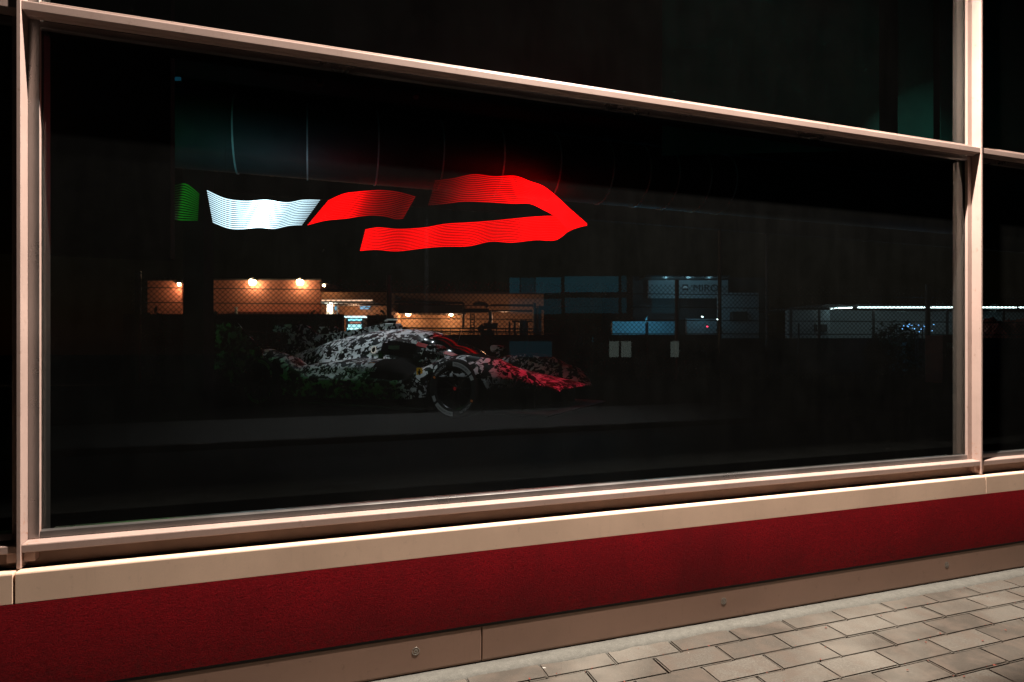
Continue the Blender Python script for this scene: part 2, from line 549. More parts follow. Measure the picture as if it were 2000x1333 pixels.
# rear glazing: panes between slim posts
bx = [-6.3] + [onY(1405, 600, BACK_Y).x, onY(1497, 600, BACK_Y).x, onY(1880, 600, BACK_Y).x, XE - .02]
bx = sorted(bx)
for a, b in zip(bx[:-1], bx[1:]):
    B("rear_pane", MB().box(a + .02, b - .02, BACK_Y - .005, BACK_Y + .005, FLOOR_Z + .08, 4.6), M['glass_back'])
for x in bx[1:-1]:
    B("rear_post", MB().box(x - .025, x + .025, BACK_Y - .06, BACK_Y + .03, FLOOR_Z, 4.6), M['gasket'], 0.004)
B("rear_sill", MB().box(-6.3, XE - .02, BACK_Y - .06, BACK_Y + .06, FLOOR_Z + .002, FLOOR_Z + .085), M['black'])
B("rear_header", MB().box(-6.3, XE - .02, BACK_Y - .08, BACK_Y + .08, 4.6, CEIL_Z), M['inner_wall'])
# dark bulkhead hanging inside on the left, hides the start of the light ribbon
bk0, bk1 = onY(60, 300, 2.2), onY(333, 300, 2.2)
B("bulkhead", MB().box(bk0.x - 2, bk1.x, 2.2, 2.35, onY(333, 505, 2.2).z, CEIL_Z - .01), M['inner_wall'], 0.004)
cA, cB = at(357, 600, 10.3), at(398, 600, 10.3)
B("column", MB().slab(cA, cB, FLOOR_Z, CEIL_Z - .005, 0.35), M['inner_wall'], 0.01)

# added teal panels behind the upper right panes; colour and slant imitate a green glow
M['teal'] = plain("teal_glow_paint", (0.003, 0.052, 0.045), 0.8, spec=0.1)
for a_, ya_, b_, yb_ in ((2.35, .85, 3.70, .27), (3.84, .24, 4.12, .20), (4.26, .25, 9.2, .60)):
    B("teal_glow_panel", MB().slab((a_, ya_), (b_, yb_), 2.86, 4.6, .006), M['teal'])
# wall washer above the frame: real fixture, open at the foot, shielded to the street
LX, LY, LZ = 2.1, -0.62, 6.0
fx = thing("facade_lamp", "hooded wall washer lamp on an arm high above the window", "lamp", (LX, LY, LZ))
hd = MB()
hd.box(-.42, .42, -.045, -.035, -.62, .16); hd.box(-.42, .42, .055, .065, -.20, .16)
hd.box(-.42, -.41, -.0349, .0549, -.04, .16); hd.box(.41, .42, -.0349, .0549, -.04, .16)
hd.box(-.409, .409, -.0349, .0549, .15, .16)
hd.obj("lamp_hood", M['gasket'], fx)
MB().box(-.03, .03, .066, .499, .05, .11).obj("arm", M['gasket'], fx)
ar = lamp("facade_lamp_light", 'AREA', (LX, LY, LZ + .02), LAMP_W, WARM, fx, shape='RECTANGLE', size=0.35, size_y=0.03)

# ================================================================== SHOWROOM CONTENTS
# --- light ribbon
def led(name, col, strength):
    t = NT(name)
    at_ = t.new("ShaderNodeAttribute", attribute_name="glow")
    e = t.math('MULTIPLY', at_.outputs["Fac"], strength)
    t.set(Base_Color=(0.01, 0.01, 0.01), Roughness=0.5, Emission_Color=col, Emission_Strength=e)
    return t.m
M['led_white'] = led("white_led", (0.62, 0.86, 1.0), 1.0)
M['led_red'] = led("red_led", (1.0, 0.0006, 0.0012), 1.0)
M['led_green'] = led("green_led", (0.02, 1.0, 0.04), 1.0)

def catmull(pts, n):
    out = []
    P = [pts[0]] + list(pts) + [pts[-1]]
    for i in range(1, len(P) - 2):
        for k in range(n):
            t = k / n
            out.append(tuple(0.5 * ((2 * b) + (-a + c) * t + (2 * a - 5 * b + 4 * c - d) * t * t + (-a + 3 * b - 3 * c + d) * t ** 3)
                             for a, b, c, d in zip(P[i - 1], P[i], P[i + 1], P[i + 2])))
    out.append(tuple(pts[-1]))
    return out

def ribbon(name, mat, ctrl, parent, strips=15, fill=0.48, label=None):
    """ctrl rows: (px_top, y_top, px_bot, y_bot, depth, glow): hung LED strips, each a thin curved box"""
    rows = catmull(ctrl, 8)
    vs, fs, gl = [], [], []
    m = len(rows)
    for s in range(strips):
        t0 = (s + 0.5 - fill / 2) / strips
        t1 = (s + 0.5 + fill / 2) / strips
        o = len(vs)
        for i, (xa, ya, xb, yb, d, gw) in enumerate(rows):
            top, bot = at(xa, ya, d), at(xb, yb, d)
            j = rows[min(i + 1, m - 1)]; q = rows[max(i - 1, 0)]
            tan = (at(j[0], j[1], j[4]) - at(q[0], q[1], q[4]))
            nrm = Vector((-tan.y, tan.x, 0)).normalized() * 0.006
            a = top.lerp(bot, t0); b = top.lerp(bot, t1)
            vs += [a - nrm, b - nrm, b + nrm, a + nrm]
            gl += [max(gw, .01)] * 4
        for i in range(m - 1):
            for k in range(4):
                fs.append((o + i * 4 + k, o + i * 4 + (k + 1) % 4, o + (i + 1) * 4 + (k + 1) % 4, o + (i + 1) * 4 + k))
        fs.append((o + 3, o + 2, o + 1, o)); e = o + (m - 1) * 4
        fs.append((e, e + 1, e + 2, e + 3))
    me = bpy.data.meshes.new(name)
    me.from_pydata([tuple(v) for v in vs], [], fs)
    at_ = me.attributes.new("glow", 'FLOAT', 'POINT')
    at_.data.foreach_set("value", gl)
    me.materials.append(mat)
    o = link(name, me)
    adopt(o, parent)
    if label: o["label"] = label
    return o
rib_c = at(780, 420, 9.5)
rib = thing("light_ribbon", "wavy hanging ribbon of green white and red light strips above the race car", "light", (rib_c.x, rib_c.y, CEIL_Z))
ribbon("green_ribbon", M['led_green'], [(120, 330, 118, 400, 6.6, .5), (190, 346, 186, 412, 6.9, 1.5), (250, 340, 246, 408, 7.15, 4.0), (296, 352, 292, 420, 7.35, 4.0), (333, 362, 332, 428, 7.5, .20), (362, 358, 352, 432, 7.65, .12), (389, 378, 386, 432, 7.8, .05)], rib, label="dim green start of the light ribbon with an added bright stretch out of sight")  # hidden left stretch is made brighter to light the rear fins
ribbon("white_ribbon", M['led_white'], [(404, 371, 416, 436, 8.0, 1.2), (440, 387, 445, 447, 8.15, 2.2), (480, 392, 470, 449, 8.3, 3.0), (520, 390, 505, 446, 8.5, 7.0), (560, 395, 535, 448, 8.65, 2.6), (592, 390, 565, 442, 8.8, 2.0), (626, 390, 589, 441, 8.95, 0.8)], rib, label="bright white panel of the light ribbon")
ribbon("red_ribbon", M['led_red'], [(642, 391, 600, 441, 8.95, 3.2), (672, 378, 635, 432, 9.1, 3.6), (700, 374, 676, 428, 9.2, 2.6), (722, 372, 702, 424, 9.25, 1.0), (745, 371, 726, 422, 9.3, .40), (775, 374, 752, 424, 9.4, .20), (796, 379, 772, 429, 9.5, .14), (812, 384, 787, 428, 9.55, .22)], rib, label="red panel fading to the right of the white one")
ribbon("red_ribbon", M['led_red'], [(850, 352, 836, 402, 9.7, .04), (885, 348, 870, 399, 9.75, .16), (925, 340, 905, 395, 9.85, .6), (965, 344, 950, 396, 9.95, 1.2), (1005, 343, 1000, 399, 10.1, 2.4), (1035, 354, 1035, 399, 10.25, 4.5), (1060, 363, 1060, 410, 10.4, 5.0), (1085, 382, 1085, 424, 10.6, 5.0), (1110, 405, 1110, 446, 10.85, 4.0), (1146, 437, 1146, 441, 11.1, 3.0)], rib, label="red panel that sweeps down to the pointed tip")
ribbon("red_ribbon", M['led_red'], [(1144, 436, 1144, 440, 11.12, 2.2), (1118, 430, 1112, 452, 11.2, 2.2), (1085, 422, 1085, 470, 11.3, 3.6), (1045, 423, 1045, 470, 11.3, 3.6), (1000, 427, 1000, 475, 11.3, 2.2), (960, 431, 958, 473, 11.3, 1.7), (920, 434, 915, 482, 11.3, 2.2), (870, 437, 866, 483, 11.3, 1.7), (830, 444, 826, 486, 11.3, 2.2), (780, 447, 775, 492, 11.3, 1.5), (740, 444, 735, 489, 11.3, 2.2), (714, 448, 703, 491, 11.3, 2.6)], rib, label="long lower red panel running back from the tip")
for (px, py, d) in ((440, 385, 8.15), (592, 388, 8.8), (700, 374, 9.2), (960, 343, 9.95), (1080, 378, 10.6), (1000, 426, 11.3), (780, 446, 11.3)):
    p = at(px, py, d)
    adopt(MB().bar(p, (p.x, p.y, CEIL_Z), 0.0015).obj("suspension_wire", M['gasket']), rib)

# --- spiral duct with ring flanges, parallel to the front
DY, DZ, DR = 7.7, 4.93, 0.60
def duct_mat():
    t = NT("painted_duct")
    v = t.coords("Object")
    n = t.noise(v, 4, 5)
    t.set(Base_Color=t.ramp(n.outputs[0], [(0.3, (0.004, 0.028, 0.035)), (0.7, (0.006, 0.038, 0.046))]), Roughness=0.7)
    return t.m
M['duct'] = duct_mat()
M['ring'] = plain("galvanised_ring", (0.22, 0.55, 0.62), 0.4, 0.2)
duct = thing("ventilation_duct", "large dark round duct with thin ring flanges running under the ceiling", "duct", (0, DY, DZ))
def tube_x(x0, x1, r, n=40):
    mb = MB(); vs = []
    for x in (x0, x1):
        for k in range(n):
            an = 2 * math.pi * k / n
            vs.append((x, r * math.cos(an), r * math.sin(an)))
    fs = [(k, (k + 1) % n, n + (k + 1) % n, n + k) for k in range(n)]
    return mb.add(vs, fs)
tube_x(-6.0, 16.0, DR).obj("duct_tube", M['duct'], duct, smooth=True)
for px in (300, 453, 600, 740, 868, 986, 1097, 1200, 1272, 1328, 1390, 1440):
    x = onY(px, 250, DY - DR).x
    rg = MB(); n = 48
    for (r0, r1, xx0, xx1) in ((DR - .002, DR + .016, x - .012, x + .012),):
        vs = [(xx, rr * math.cos(2 * math.pi * k / n), rr * math.sin(2 * math.pi * k / n)) for rr, xx in ((r0, xx0), (r1, xx0), (r1, xx1), (r0, xx1)) for k in range(n)]
        fs = [(a * n + k, a * n + (k + 1) % n, ((a + 1) % 4) * n + (k + 1) % n, ((a + 1) % 4) * n + k) for a in range(4) for k in range(n)]
        rg.add(vs, fs)
    rg.obj("ring_flange", M['ring'], duct, smooth=False)
for x in (-3, 0, 3, 6):
    MB().bar((x, 0, DR - .01), (x, 0, CEIL_Z - DZ), 0.006).obj("hanger_rod", M['gasket'], duct)

# small blue lit panel high on the left
bp = at(342, 150, 9.0)
bpo = thing("exit_panel", "small dim blue lit panel high up left in the dark window", "sign", bp, -YAW)
MB().box(-.075, .075, 0, .03, -.05, .05).obj("panel_face", emit("blue_panel_face", (0.05, 0.45, 0.75), 0.055), bpo)
MB().box(-.08, .08, .031, .06, -.056, .056).obj("panel_case", M['gasket'], bpo)
MB().bar((0, .045, .05), (0, .045, CEIL_Z - bp.z), .006).obj("rod", M['gasket'], bpo)

# ------------------------------------------------------------------ race car
def pl(pts, x):
    if x <= pts[0][0]: return pts[0][1]
    for (a, va), (b, vb) in zip(pts[:-1], pts[1:]):
        if x <= b:
            t = (x - a) / (b - a)
            t = t * t * (3 - 2 * t) * 0.5 + t * 0.5
            return va + (vb - va) * t
    return pts[-1][1]

def camo_mat():
    t = NT("camouflage_wrap")
    tc = t.new("ShaderNodeTexCoord")
    wob = t.noise(tc.outputs["Object"], 6.0, 2, 0.5)
    mixv = t.new("ShaderNodeMix", data_type='RGBA', blend_type='LINEAR_LIGHT')
    mixv.inputs[0].default_value = 0.10
    t.l(tc.outputs["Object"], mixv.inputs[6]); t.l(wob.outputs["Color"], mixv.inputs[7])
    mp = t.new("ShaderNodeMapping"); mp.inputs["Scale"].default_value = (0.8, 1.15, 1.25)
    t.l(mixv.outputs[2], mp.inputs[0])
    def cells(scale, thr, white, metric='MANHATTAN'):
        v = t.new("ShaderNodeTexVoronoi", feature='F1', distance=metric)
        v.inputs["Scale"].default_value = scale
        t.l(mp.outputs[0], v.inputs["Vector"])
        sep = t.new("ShaderNodeSeparateColor")
        t.l(v.outputs["Color"], sep.inputs[0])
        return t.ramp(sep.outputs[0], [(0.0, 0.0), (thr, white)], 'CONSTANT'), v
    big, _ = cells(12.0, 0.74, 0.95)
    mid, _ = cells(22.0, 0.76, 0.85, 'EUCLIDEAN')
    sml, _ = cells(46.0, 0.74, 0.7)
    c = t.mix(big, mid, 1.0, 'LIGHTEN')
    # thin the small dots to some areas only
    area = t.ramp(t.noise(tc.outputs["Object"], 3.2, 2).outputs[0], [(0.46, 0), (0.54, 1)])
    c2 = t.mix(c, sml, area, 'LIGHTEN')
    cut = t.ramp(t.noise(tc.outputs["Object"], 7.5, 3, 0.6, 0.6).outputs[0], [(0.44, 1), (0.46, 0)])
    fac = t.mix(c2, (0, 0, 0), cut)
    col = t.mix((0.002, 0.002, 0.0025), (0.86, 0.87, 0.90), fac)
    t.set(Base_Color=col, Roughness=0.42)
    t.b.inputs["Specular IOR Level"].default_value = 0.14
    t.b.inputs["Coat Weight"].default_value = 0.0
    t.b.inputs["Coat Roughness"].default_value = 0.15
    return t.m
M['camo'] = camo_mat()
M['tyre'] = plain("tyre_rubber", (0.010, 0.010, 0.010), 0.8, spec=0.2)
M['carbon'] = plain("bare_carbon", (0.010, 0.010, 0.011), 0.45, spec=0.3)
M['rim'] = plain("black_rim", (0.02, 0.02, 0.022), 0.25, 0.6)
M['car_glass'] = plain("car_screen", (0.004, 0.004, 0.005), 0.12, spec=0.10)
M['mark'] = plain("pale_lettering", (0.42, 0.42, 0.42), 0.6)
M['cap'] = plain("white_cap", (0.8, 0.8, 0.8), 0.4)
M['ywl'] = plain("yellow_enamel", (0.85, 0.42, 0.01), 0.4)
M['redstripe'] = plain("red_stripe", (0.85, 0.03, 0.03), 0.4)
M['orange'] = plain("orange_marker", (0.75, 0.20, 0.03), 0.5)

hc = [(-2.45, .60), (-2.0, .68), (-1.5, .80), (-1.0, .92), (-.5, 1.01), (0, 1.05), (.35, 1.045), (.6, 1.01), (.8, .95), (1.1, .83), (1.45, .67), (1.8, .55), (2.1, .48), (2.4, .42), (2.64, .36)]
wc = [(-2.45, .15), (-1.5, .30), (-.8, .50), (0, .62), (.7, .60), (1.1, .53), (1.5, .46), (1.9, .42), (2.3, .5), (2.64, .5)]
dk = [(-2.45, .46), (-1.4, .50), (-1.0, .46), (-.5, .44), (.3, .44), (.7, .42), (1.2, .42), (2.0, .40), (2.64, .32)]
ff = [(.75, .40), (1.05, .57), (1.35, .69), (1.65, .735), (1.95, .70), (2.3, .56), (2.64, .36)]
rf = [(-2.45, .62), (-2.0, .74), (-1.6, .78), (-1.25, .70), (-.9, .53), (-.65, .42)]
sp = [(-1.3, .40), (-.8, .60), (-.2, .66), (.5, .66), (.92, .52), (1.1, .40)]
wd = [(-2.45, .95), (-1, .98), (0, .97), (.8, .95), (1.2, .985), (1.9, .985), (2.3, .94), (2.52, .82), (2.64, .60)]
bt = [(-2.45, .40), (-2.1, .24), (-1.0, .16), (0.0, .16), (.8, .18), (1.9, .34), (2.3, .37), (2.64, .33)]
WX = 1.575; WR = 0.335; AR = 0.385

def topz(x, y):
    a = abs(y)
    d = pl(dk, x)
    z = d
    w_ = pl(wc, x); h = pl(hc, x)
    if a < w_: z = max(z, d + (h - d) * (1 - (a / w_) ** 2.6) ** 0.55)
    for prof_, yc, hw in ((ff, .765, .235), (rf, .775, .225)):
        if prof_[0][0] < x < prof_[-1][0] + .01:
            t = abs(a - yc) / hw
            if t < 1: z = max(z, d + (pl(prof_, x) - d) * (1 - t ** 2.4) ** 0.6)
    if -1.3 < x < 1.1:
        t = a / .93
        if t < 1: z = max(z, d + (pl(sp, x) - d) * (1 - t ** 7) ** 0.5)
    e = pl(wd, x) - a
    if e < .05: z -= (1 - max(e, 0) / .05) ** 2 * .035
    return z

def botz(x, ze):
    b = pl(bt, x)
    for xw in (WX, -WX):
        dx = x - xw
        if abs(dx) < AR:
            b = max(b, WR + math.sqrt(AR * AR - dx * dx) - .03)
    return min(b, ze - .012)

car_o = Vector((1.116, 5.53, FLOOR_Z))
car = thing("race_car", "low black and white camouflaged race car with tall rear fins", "race car", car_o, math.atan2(-.721, .693))
NX, NY = 176, 40
xs = [-2.45 + 5.09 * i / NX for i in range(NX + 1)]
verts, faces, meta = [], [], []
ncol = 2 * NY + 1
lip = []
for i, x in enumerate(xs):
    W_ = pl(wd, x)
    for j in range(-NY, NY + 1):
        t = j / NY
        y = W_ * math.copysign(abs(t) ** 0.85, t)
        verts.append((x, y, topz(x, y)))
for i in range(NX):
    for j in range(ncol - 1):
        faces.append((i * ncol + j, i * ncol + j + 1, (i + 1) * ncol + j + 1, (i + 1) * ncol + j))
def cen(f):
    return tuple(sum(verts[k][q] for k in f) / 4 for q in range(3))
groups = {"body": [], "windscreen": [], "side_window": [], "door_opening": [], "fender_vent": []}
for f in faces:
    x, y, z = cen(f); a = abs(y)
    wloc = pl(wc, x)
    if 0.70 < x < 1.43 and a < wloc * .70 and z > .60 and z < 0.985: groups["windscreen"].append(f)
    elif 0.80 < x < 1.22 and wloc * .80 < a < wloc * 1.02 and .66 < z < .93: groups["side_window"].append(f)
    elif 0.16 < x < 0.66 and wloc * .74 < a < wloc * 1.02 and .68 < z < .95: groups["side_window"].append(f)
    elif 0.34 < x < 1.0 and .55 < a < .965 and .42 < z < .672: groups["door_opening"].append(f)
    elif 1.42 < x < 2.02 and .67 < a < .85: groups["fender_vent"].append(f)
    else: groups["body"].append(f)
# side skirts from the rim of the skin down to the sill / arches
for s, j in ((-1, 0), (1, ncol - 1)):
    prev = None
    for i, x in enumerate(xs):
        k = i * ncol + j
        vx, vy, vz = verts[k]
        zb = botz(x, vz)
        ids = [k]
        for q in (1, 2, 3):
            t = q / 3
            verts.append((vx, vy - s * (.035 * t * t), vz + (zb - vz) * t)); ids.append(len(verts) - 1)
        if prev:
            for q in range(3):
                groups["body"].append((prev[q], ids[q], ids[q + 1], prev[q + 1]) if s < 0 else (prev[q], prev[q + 1], ids[q + 1], ids[q]))
        prev = ids
# nose and tail closing skins
for i, zz in ((0, .40), (NX, .33)):
    base = [i * ncol + j for j in range(ncol)]
    low = []
    for k in base:
        verts.append((verts[k][0] + (.02 if i else -.02), verts[k][1] * .98, min(zz, verts[k][2] - .01))); low.append(len(verts) - 1)
    for j in range(ncol - 1):
        groups["body"].append((base[j], base[j + 1], low[j + 1], low[j]))
pm = {"body": M['camo'], "windscreen": M['car_glass'], "side_window": M['car_glass'], "door_opening": M['black'], "fender_vent": M['black']}
def submesh(name, fl, mat):
    idx = {}; vs = []; fs = []
    for f in fl:
        r_ = []
        for k in f:
            if k not in idx:
                idx[k] = len(vs); vs.append(verts[k])
            r_.append(idx[k])
        fs.append(tuple(r_))
    mb = MB(); mb.add(vs, fs)
    return mb.obj(name, mat, car, smooth=True)
for gname, fl in groups.items():
    if gname in ("body", "windscreen"):
        submesh(gname, fl, pm[gname])
    else:
        for s in (-1, 1):
            submesh(gname, [f for f in fl if cen(f)[1] * s > 0], pm[gname])
bvh = BVHTree.FromPolygons([Vector(v) for v in verts], faces + [f for f in groups["body"] if len(f) == 4 and max(f) >= len(xs) * ncol])
def side_y(x, z, s=-1):
    hit = bvh.ray_cast(Vector((x, s * 2.0, z)), Vector((0, -s, 0)))
    return hit[0].y if hit[0] else s * .9
MB().box(-2.3, 2.3, -.70, .70, .055, .40).obj("underfloor", M['black'], car, 0.01)
MB().prism_y([(1.95, .07), (2.70, .07), (2.72, .09), (2.66, .10), (1.95, .11)], -.93, .93).obj("splitter", M['carbon'], car, 0.004)
MB().box(-1.12, 1.12, -.96, .96, .055, .085).obj("side_floor", M['carbon'], car, 0.005)
for s in (-1, 1):
    MB().box(2.02, 2.40, s * .60 - .012, s * .60 + .012, .10, .40).obj("splitter_strut", M['carbon'], car, 0.003)
for s in (-1, 1):
    MB().prism_y([(-2.52, .48), (-2.50, 1.10), (-2.44, 1.155), (-2.10, 1.16), (-2.02, 1.13), (-1.56, .79), (-1.50, .66), (-1.8, .55)], s * .968 - .011, s * .968 + .011).obj("endplate", M['camo'], car, 0.003)
MB().prism_y([(-2.46, .62), (-2.47, 1.10), (-2.42, 1.155), (-1.78, 1.16), (-1.70, 1.13), (-1.48, .995), (-1.30, .998), (-.75, 1.06), (-.20, 1.135), (-.06, 1.13), (-.03, 1.03), (-.6, .97), (-1.4, .78)], -.014, .014).obj("spine_fin", M['camo'], car, 0.003)
for zz, x0 in ((1.02, -2.50), (.80, -2.56)):
    MB().prism_y([(x0, zz), (x0 + .12, zz + .022), (x0 + .36, zz + .012), (x0 + .40, zz - .006), (x0 + .2, zz - .012)], -.955, .955).obj("rear_wing", M['carbon'], car, 0.002)
mast = MB().prism_y([(-.17, 1.02), (-.15, 1.135), (.02, 1.13), (.05, 1.03)], -.075, .075).obj("roof_intake", M['camo'], car, 0.006)
MB().box(-.135, -.045, -.035, .035, 1.136, 1.176).obj("camera_box", M['black'], mast, 0.003)
MB().prism_y([(-.20, 1.165), (-.145, 1.197), (-.03, 1.195), (-.015, 1.178), (-.145, 1.177)], -.042, .042).obj("camera_cap", M['cap'], mast, 0.003)
MB().box(.10, .15, -.02, .02, 1.04, 1.085).obj("roof_sensor", M['black'], car, 0.004)
MB().bar((.93, .12, .88), (.98, .12, 1.02), .0022).obj("aerial", M['mark'], car)
# number plate in the door glass and pale strip ahead of it
for s in (-1, 1):
    y_ = side_y(.36, .80, s) + s * .012
    MB().prism_y([(.27, .775), (.27, .825), (.45, .825), (.45, .775)], min(y_, y_ + s * .004), max(y_, y_ + s * .004)).obj("number_plate", M['mark'], car)
    pts_ = [(.86, .80), (1.06, .715)]
    q_ = [Vector((x, side_y(x, z, s) + s * .012, z)) for x, z in pts_]
    MB().bar(q_[0], q_[1], .011, 4).obj("quarter_strip", M['mark'], car)
    seam = MB(); zs = [(.66 , .90), (.69, .80), (.66, .68)]
    sp_ = [Vector((x, side_y(x, z, s) + s * .004, z)) for x, z in zs]
    seam.tube(sp_, .006, 4); seam.obj("door_seam", M['black'], car)
    tow = MB().prism_y([(.22, .60), (.22, .615), (.30, .615), (.30, .60)], min(side_y(.26, .61, s), side_y(.26, .61, s) + s * .01), max(side_y(.26, .61, s), side_y(.26, .61, s) + s * .01)).obj("orange_marker", M['orange'], car)
# mirrors on stalks
for s in (-1, 1):
    mr = MB().prism_y([(1.12, .735), (1.10, .81), (1.14, .835), (1.24, .82), (1.28, .78), (1.24, .74)], min(s * .66, s * .86), max(s * .66, s * .86)).obj("mirror", M['camo'], car, 0.012, smooth=False, seg=2)
    MB().prism_y([(1.15, .56), (1.18, .736), (1.22, .736), (1.30, .56)], s * .72 - .008, s * .72 + .008).obj("mirror_stalk", M['camo'], mr)
# windscreen pillar stripes
for s in (-1, 1):
    st = MB(); a0 = None
    for k in range(13):
        t = k / 12; x = .66 + t * .78
        ya = pl(wc, x) * .72; 
        row = []
        for yy in (ya - .022, ya + .022):
            row.append(Vector((x, s * yy, topz(x, yy) + .008)))
        if a0:
            n = len(st.v); st.add([a0[0], a0[1], row[1], row[0]], [(0, 1, 2, 3)])
        a0 = row
    st.obj("pillar_stripe", M['redstripe'], car, smooth=True)

def ring_mesh(mb, c, r0, r1, nrm, n=32):
    nrm = Vector(nrm).normalized()
    a = nrm.cross(Vector((0, 0, 1))).normalized(); b = a.cross(nrm)
    vs = []
    for rr, off in ((r0, 0.0), ((r0 + r1) / 2, .008), (r1, 0.0)):
        for k in range(n):
            an = 2 * math.pi * k / n
            vs.append(Vector(c) + rr * (math.cos(an) * a + math.sin(an) * b) + off * nrm)
    fs = [(r_ * n + k, r_ * n + (k + 1) % n, (r_ + 1) * n + (k + 1) % n, (r_ + 1) * n + k) for r_ in range(2) for k in range(n)]
    mb.add(vs, fs)
for s in (-1, 1):
    c = Vector((.05, side_y(.05, .77, s) + s * .015, .77))
    rm = MB(); ring_mesh(rm, c, .036, .050, (-.15, s, .25)); 
    rg = rm.obj("number_light_ring", emit("pale_ring_light", (1.0, .93, .82), 0.4), car, smooth=True)
    rm = MB(); n = 24
    nn_ = Vector((-.15, s, .25)).normalized(); a = nn_.cross(Vector((0, 0, 1))).normalized(); b = a.cross(nn_)
    rm.add([c - .004 * nn_ + .036 * (math.cos(2 * math.pi * k / n) * a + math.sin(2 * math.pi * k / n) * b) for k in range(n)], [tuple(range(n))])
    rm.obj("ring_disc", M['rim'], rg)

# wheels
def lathe(mb, prof_, n=48):
    m = len(prof_); vs = []
    for k in range(n):
        an = 2 * math.pi * k / n
        for (r_, y) in prof_:
            vs.append((r_ * math.cos(an), y, r_ * math.sin(an)))
    fs = []
    for k in range(n):
        for q in range(m - 1):
            fs.append((k * m + q, ((k + 1) % n) * m + q, ((k + 1) % n) * m + q + 1, k * m + q + 1))
    return mb.add(vs, fs)

def text_mesh(body, size, mat_name=None):
    cu = bpy.data.curves.new("lettering", 'FONT')
    cu.body = body; cu.size = size; cu.extrude = 0.0
    o = bpy.data.objects.new("lettering_tmp", cu)
    COL.objects.link(o)
    dg = bpy.context.evaluated_depsgraph_get()
    me = bpy.data.meshes.new_from_object(o.evaluated_get(dg))
    vs = [v.co.copy() for v in me.vertices]
    fs = [tuple(p.vertices) for p in me.polygons]
    bpy.data.objects.remove(o); bpy.data.curves.remove(cu); bpy.data.meshes.remove(me)
    return vs, fs

def arc_text(mb, body, size, r_, a0, y, gap=1.0):
    """letters around the tyre, a0 = start angle seen from the outer side, going clockwise"""
    an = a0
    for ch in body:
        if ch == " ":
            an -= size * .4 / r_; continue
        vs, fs = text_mesh(ch, size)
        if not vs: continue
        x0 = min(v.x for v in vs); x1 = max(v.x for v in vs)
        wv = (x1 - x0)
        out = []
        for v in vs:
            th = an - (v.x - x0) / r_
            rr = r_ + v.y
            out.append((rr * math.cos(th), y, rr * math.sin(th)))
        mb.add(out, fs)
        an -= (wv + size * .12 * gap) / r_
    return an

def arc_block(mb, r0, r1, a0, a1, y, n=16):
    vs = []
    for k in range(n + 1):
        an = a0 + (a1 - a0) * k / n
        for rr in (r0, r1):
            vs.append((rr * math.cos(an), y, rr * math.sin(an)))
    mb.add(vs, [(2 * k, 2 * k + 1, 2 * k + 3, 2 * k + 2) for k in range(n)])

def make_wheel(x, s):
    hub = thing("wheel", None, None)
    hub.parent = car
    hub.location = (x, s * .842, WR)
    hub.rotation_euler = (0, 0, 0 if s < 0 else math.pi)
    wv = .155
    ty = MB(); lathe(ty, [(.228, -.13), (.245, -.150), (.29, -wv), (.318, -.148), (WR - .004, -.125), (WR, -.06), (WR, .06), (WR - .004, .125), (.318, .148), (.29, wv), (.245, .15), (.228, .13)])
    t_o = ty.obj("tyre", M['tyre'], hub, smooth=True)
    lm = MB(); yy = -wv - .0025
    arc_text(lm, "MICHELIN", .040, .262, R(148), yy)
    arc_text(lm, "MICHELIN", .040, .262, R(148 + 180), yy)
    arc_block(lm, .255, .305, R(90), R(38), yy); arc_block(lm, .258, .298, R(34), R(22), yy)
    arc_block(lm, .255, .305, R(270), R(218), yy); arc_block(lm, .258, .298, R(212), R(198), yy)
    lm.obj("lettering", M['mark'], t_o)
    dm = MB(); arc_text(dm, "MOTORSPORT", .028, .270, R(86), yy - .0025); arc_text(dm, "MOTORSPORT", .028, .270, R(266), yy - .0025)
    dm.obj("dark_lettering", M['tyre'], t_o)
    om = MB(); arc_block(om, .262, .290, R(156), R(151), yy); arc_block(om, .262, .290, R(336), R(331), yy)
    om.obj("orange_mark", M['orange'], t_o)
    rm_ = MB(); lathe(rm_, [(.232, -.142), (.222, -.135), (.214, -.09), (.205, .10), (.228, .13)])
    lathe(rm_, [(.0, -.105), (.030, -.108), (.042, -.10), (.045, -.06)], 24)
    for k in range(10):
        an = 2 * math.pi * k / 10
        p0 = Vector((.038 * math.cos(an), -.088, .038 * math.sin(an))); p1 = Vector((.216 * math.cos(an + .06), -.112, .216 * math.sin(an + .06)))
        rm_.bar(p0, p1, .011)
    lathe(rm_, [(.0, .02), (.19, .02)], 24)
    rm_.obj("rim", M['rim'], hub, smooth=False)
    nut = MB(); lathe(nut, [(.0, -.122), (.017, -.122), (.022, -.104)], 10)
    nut.obj("wheel_nut", M['redstripe'] if s < 0 else M['cap'], hub)
    return hub
for x in (WX, -WX):
    for s in (-1, 1):
        make_wheel(x, s)

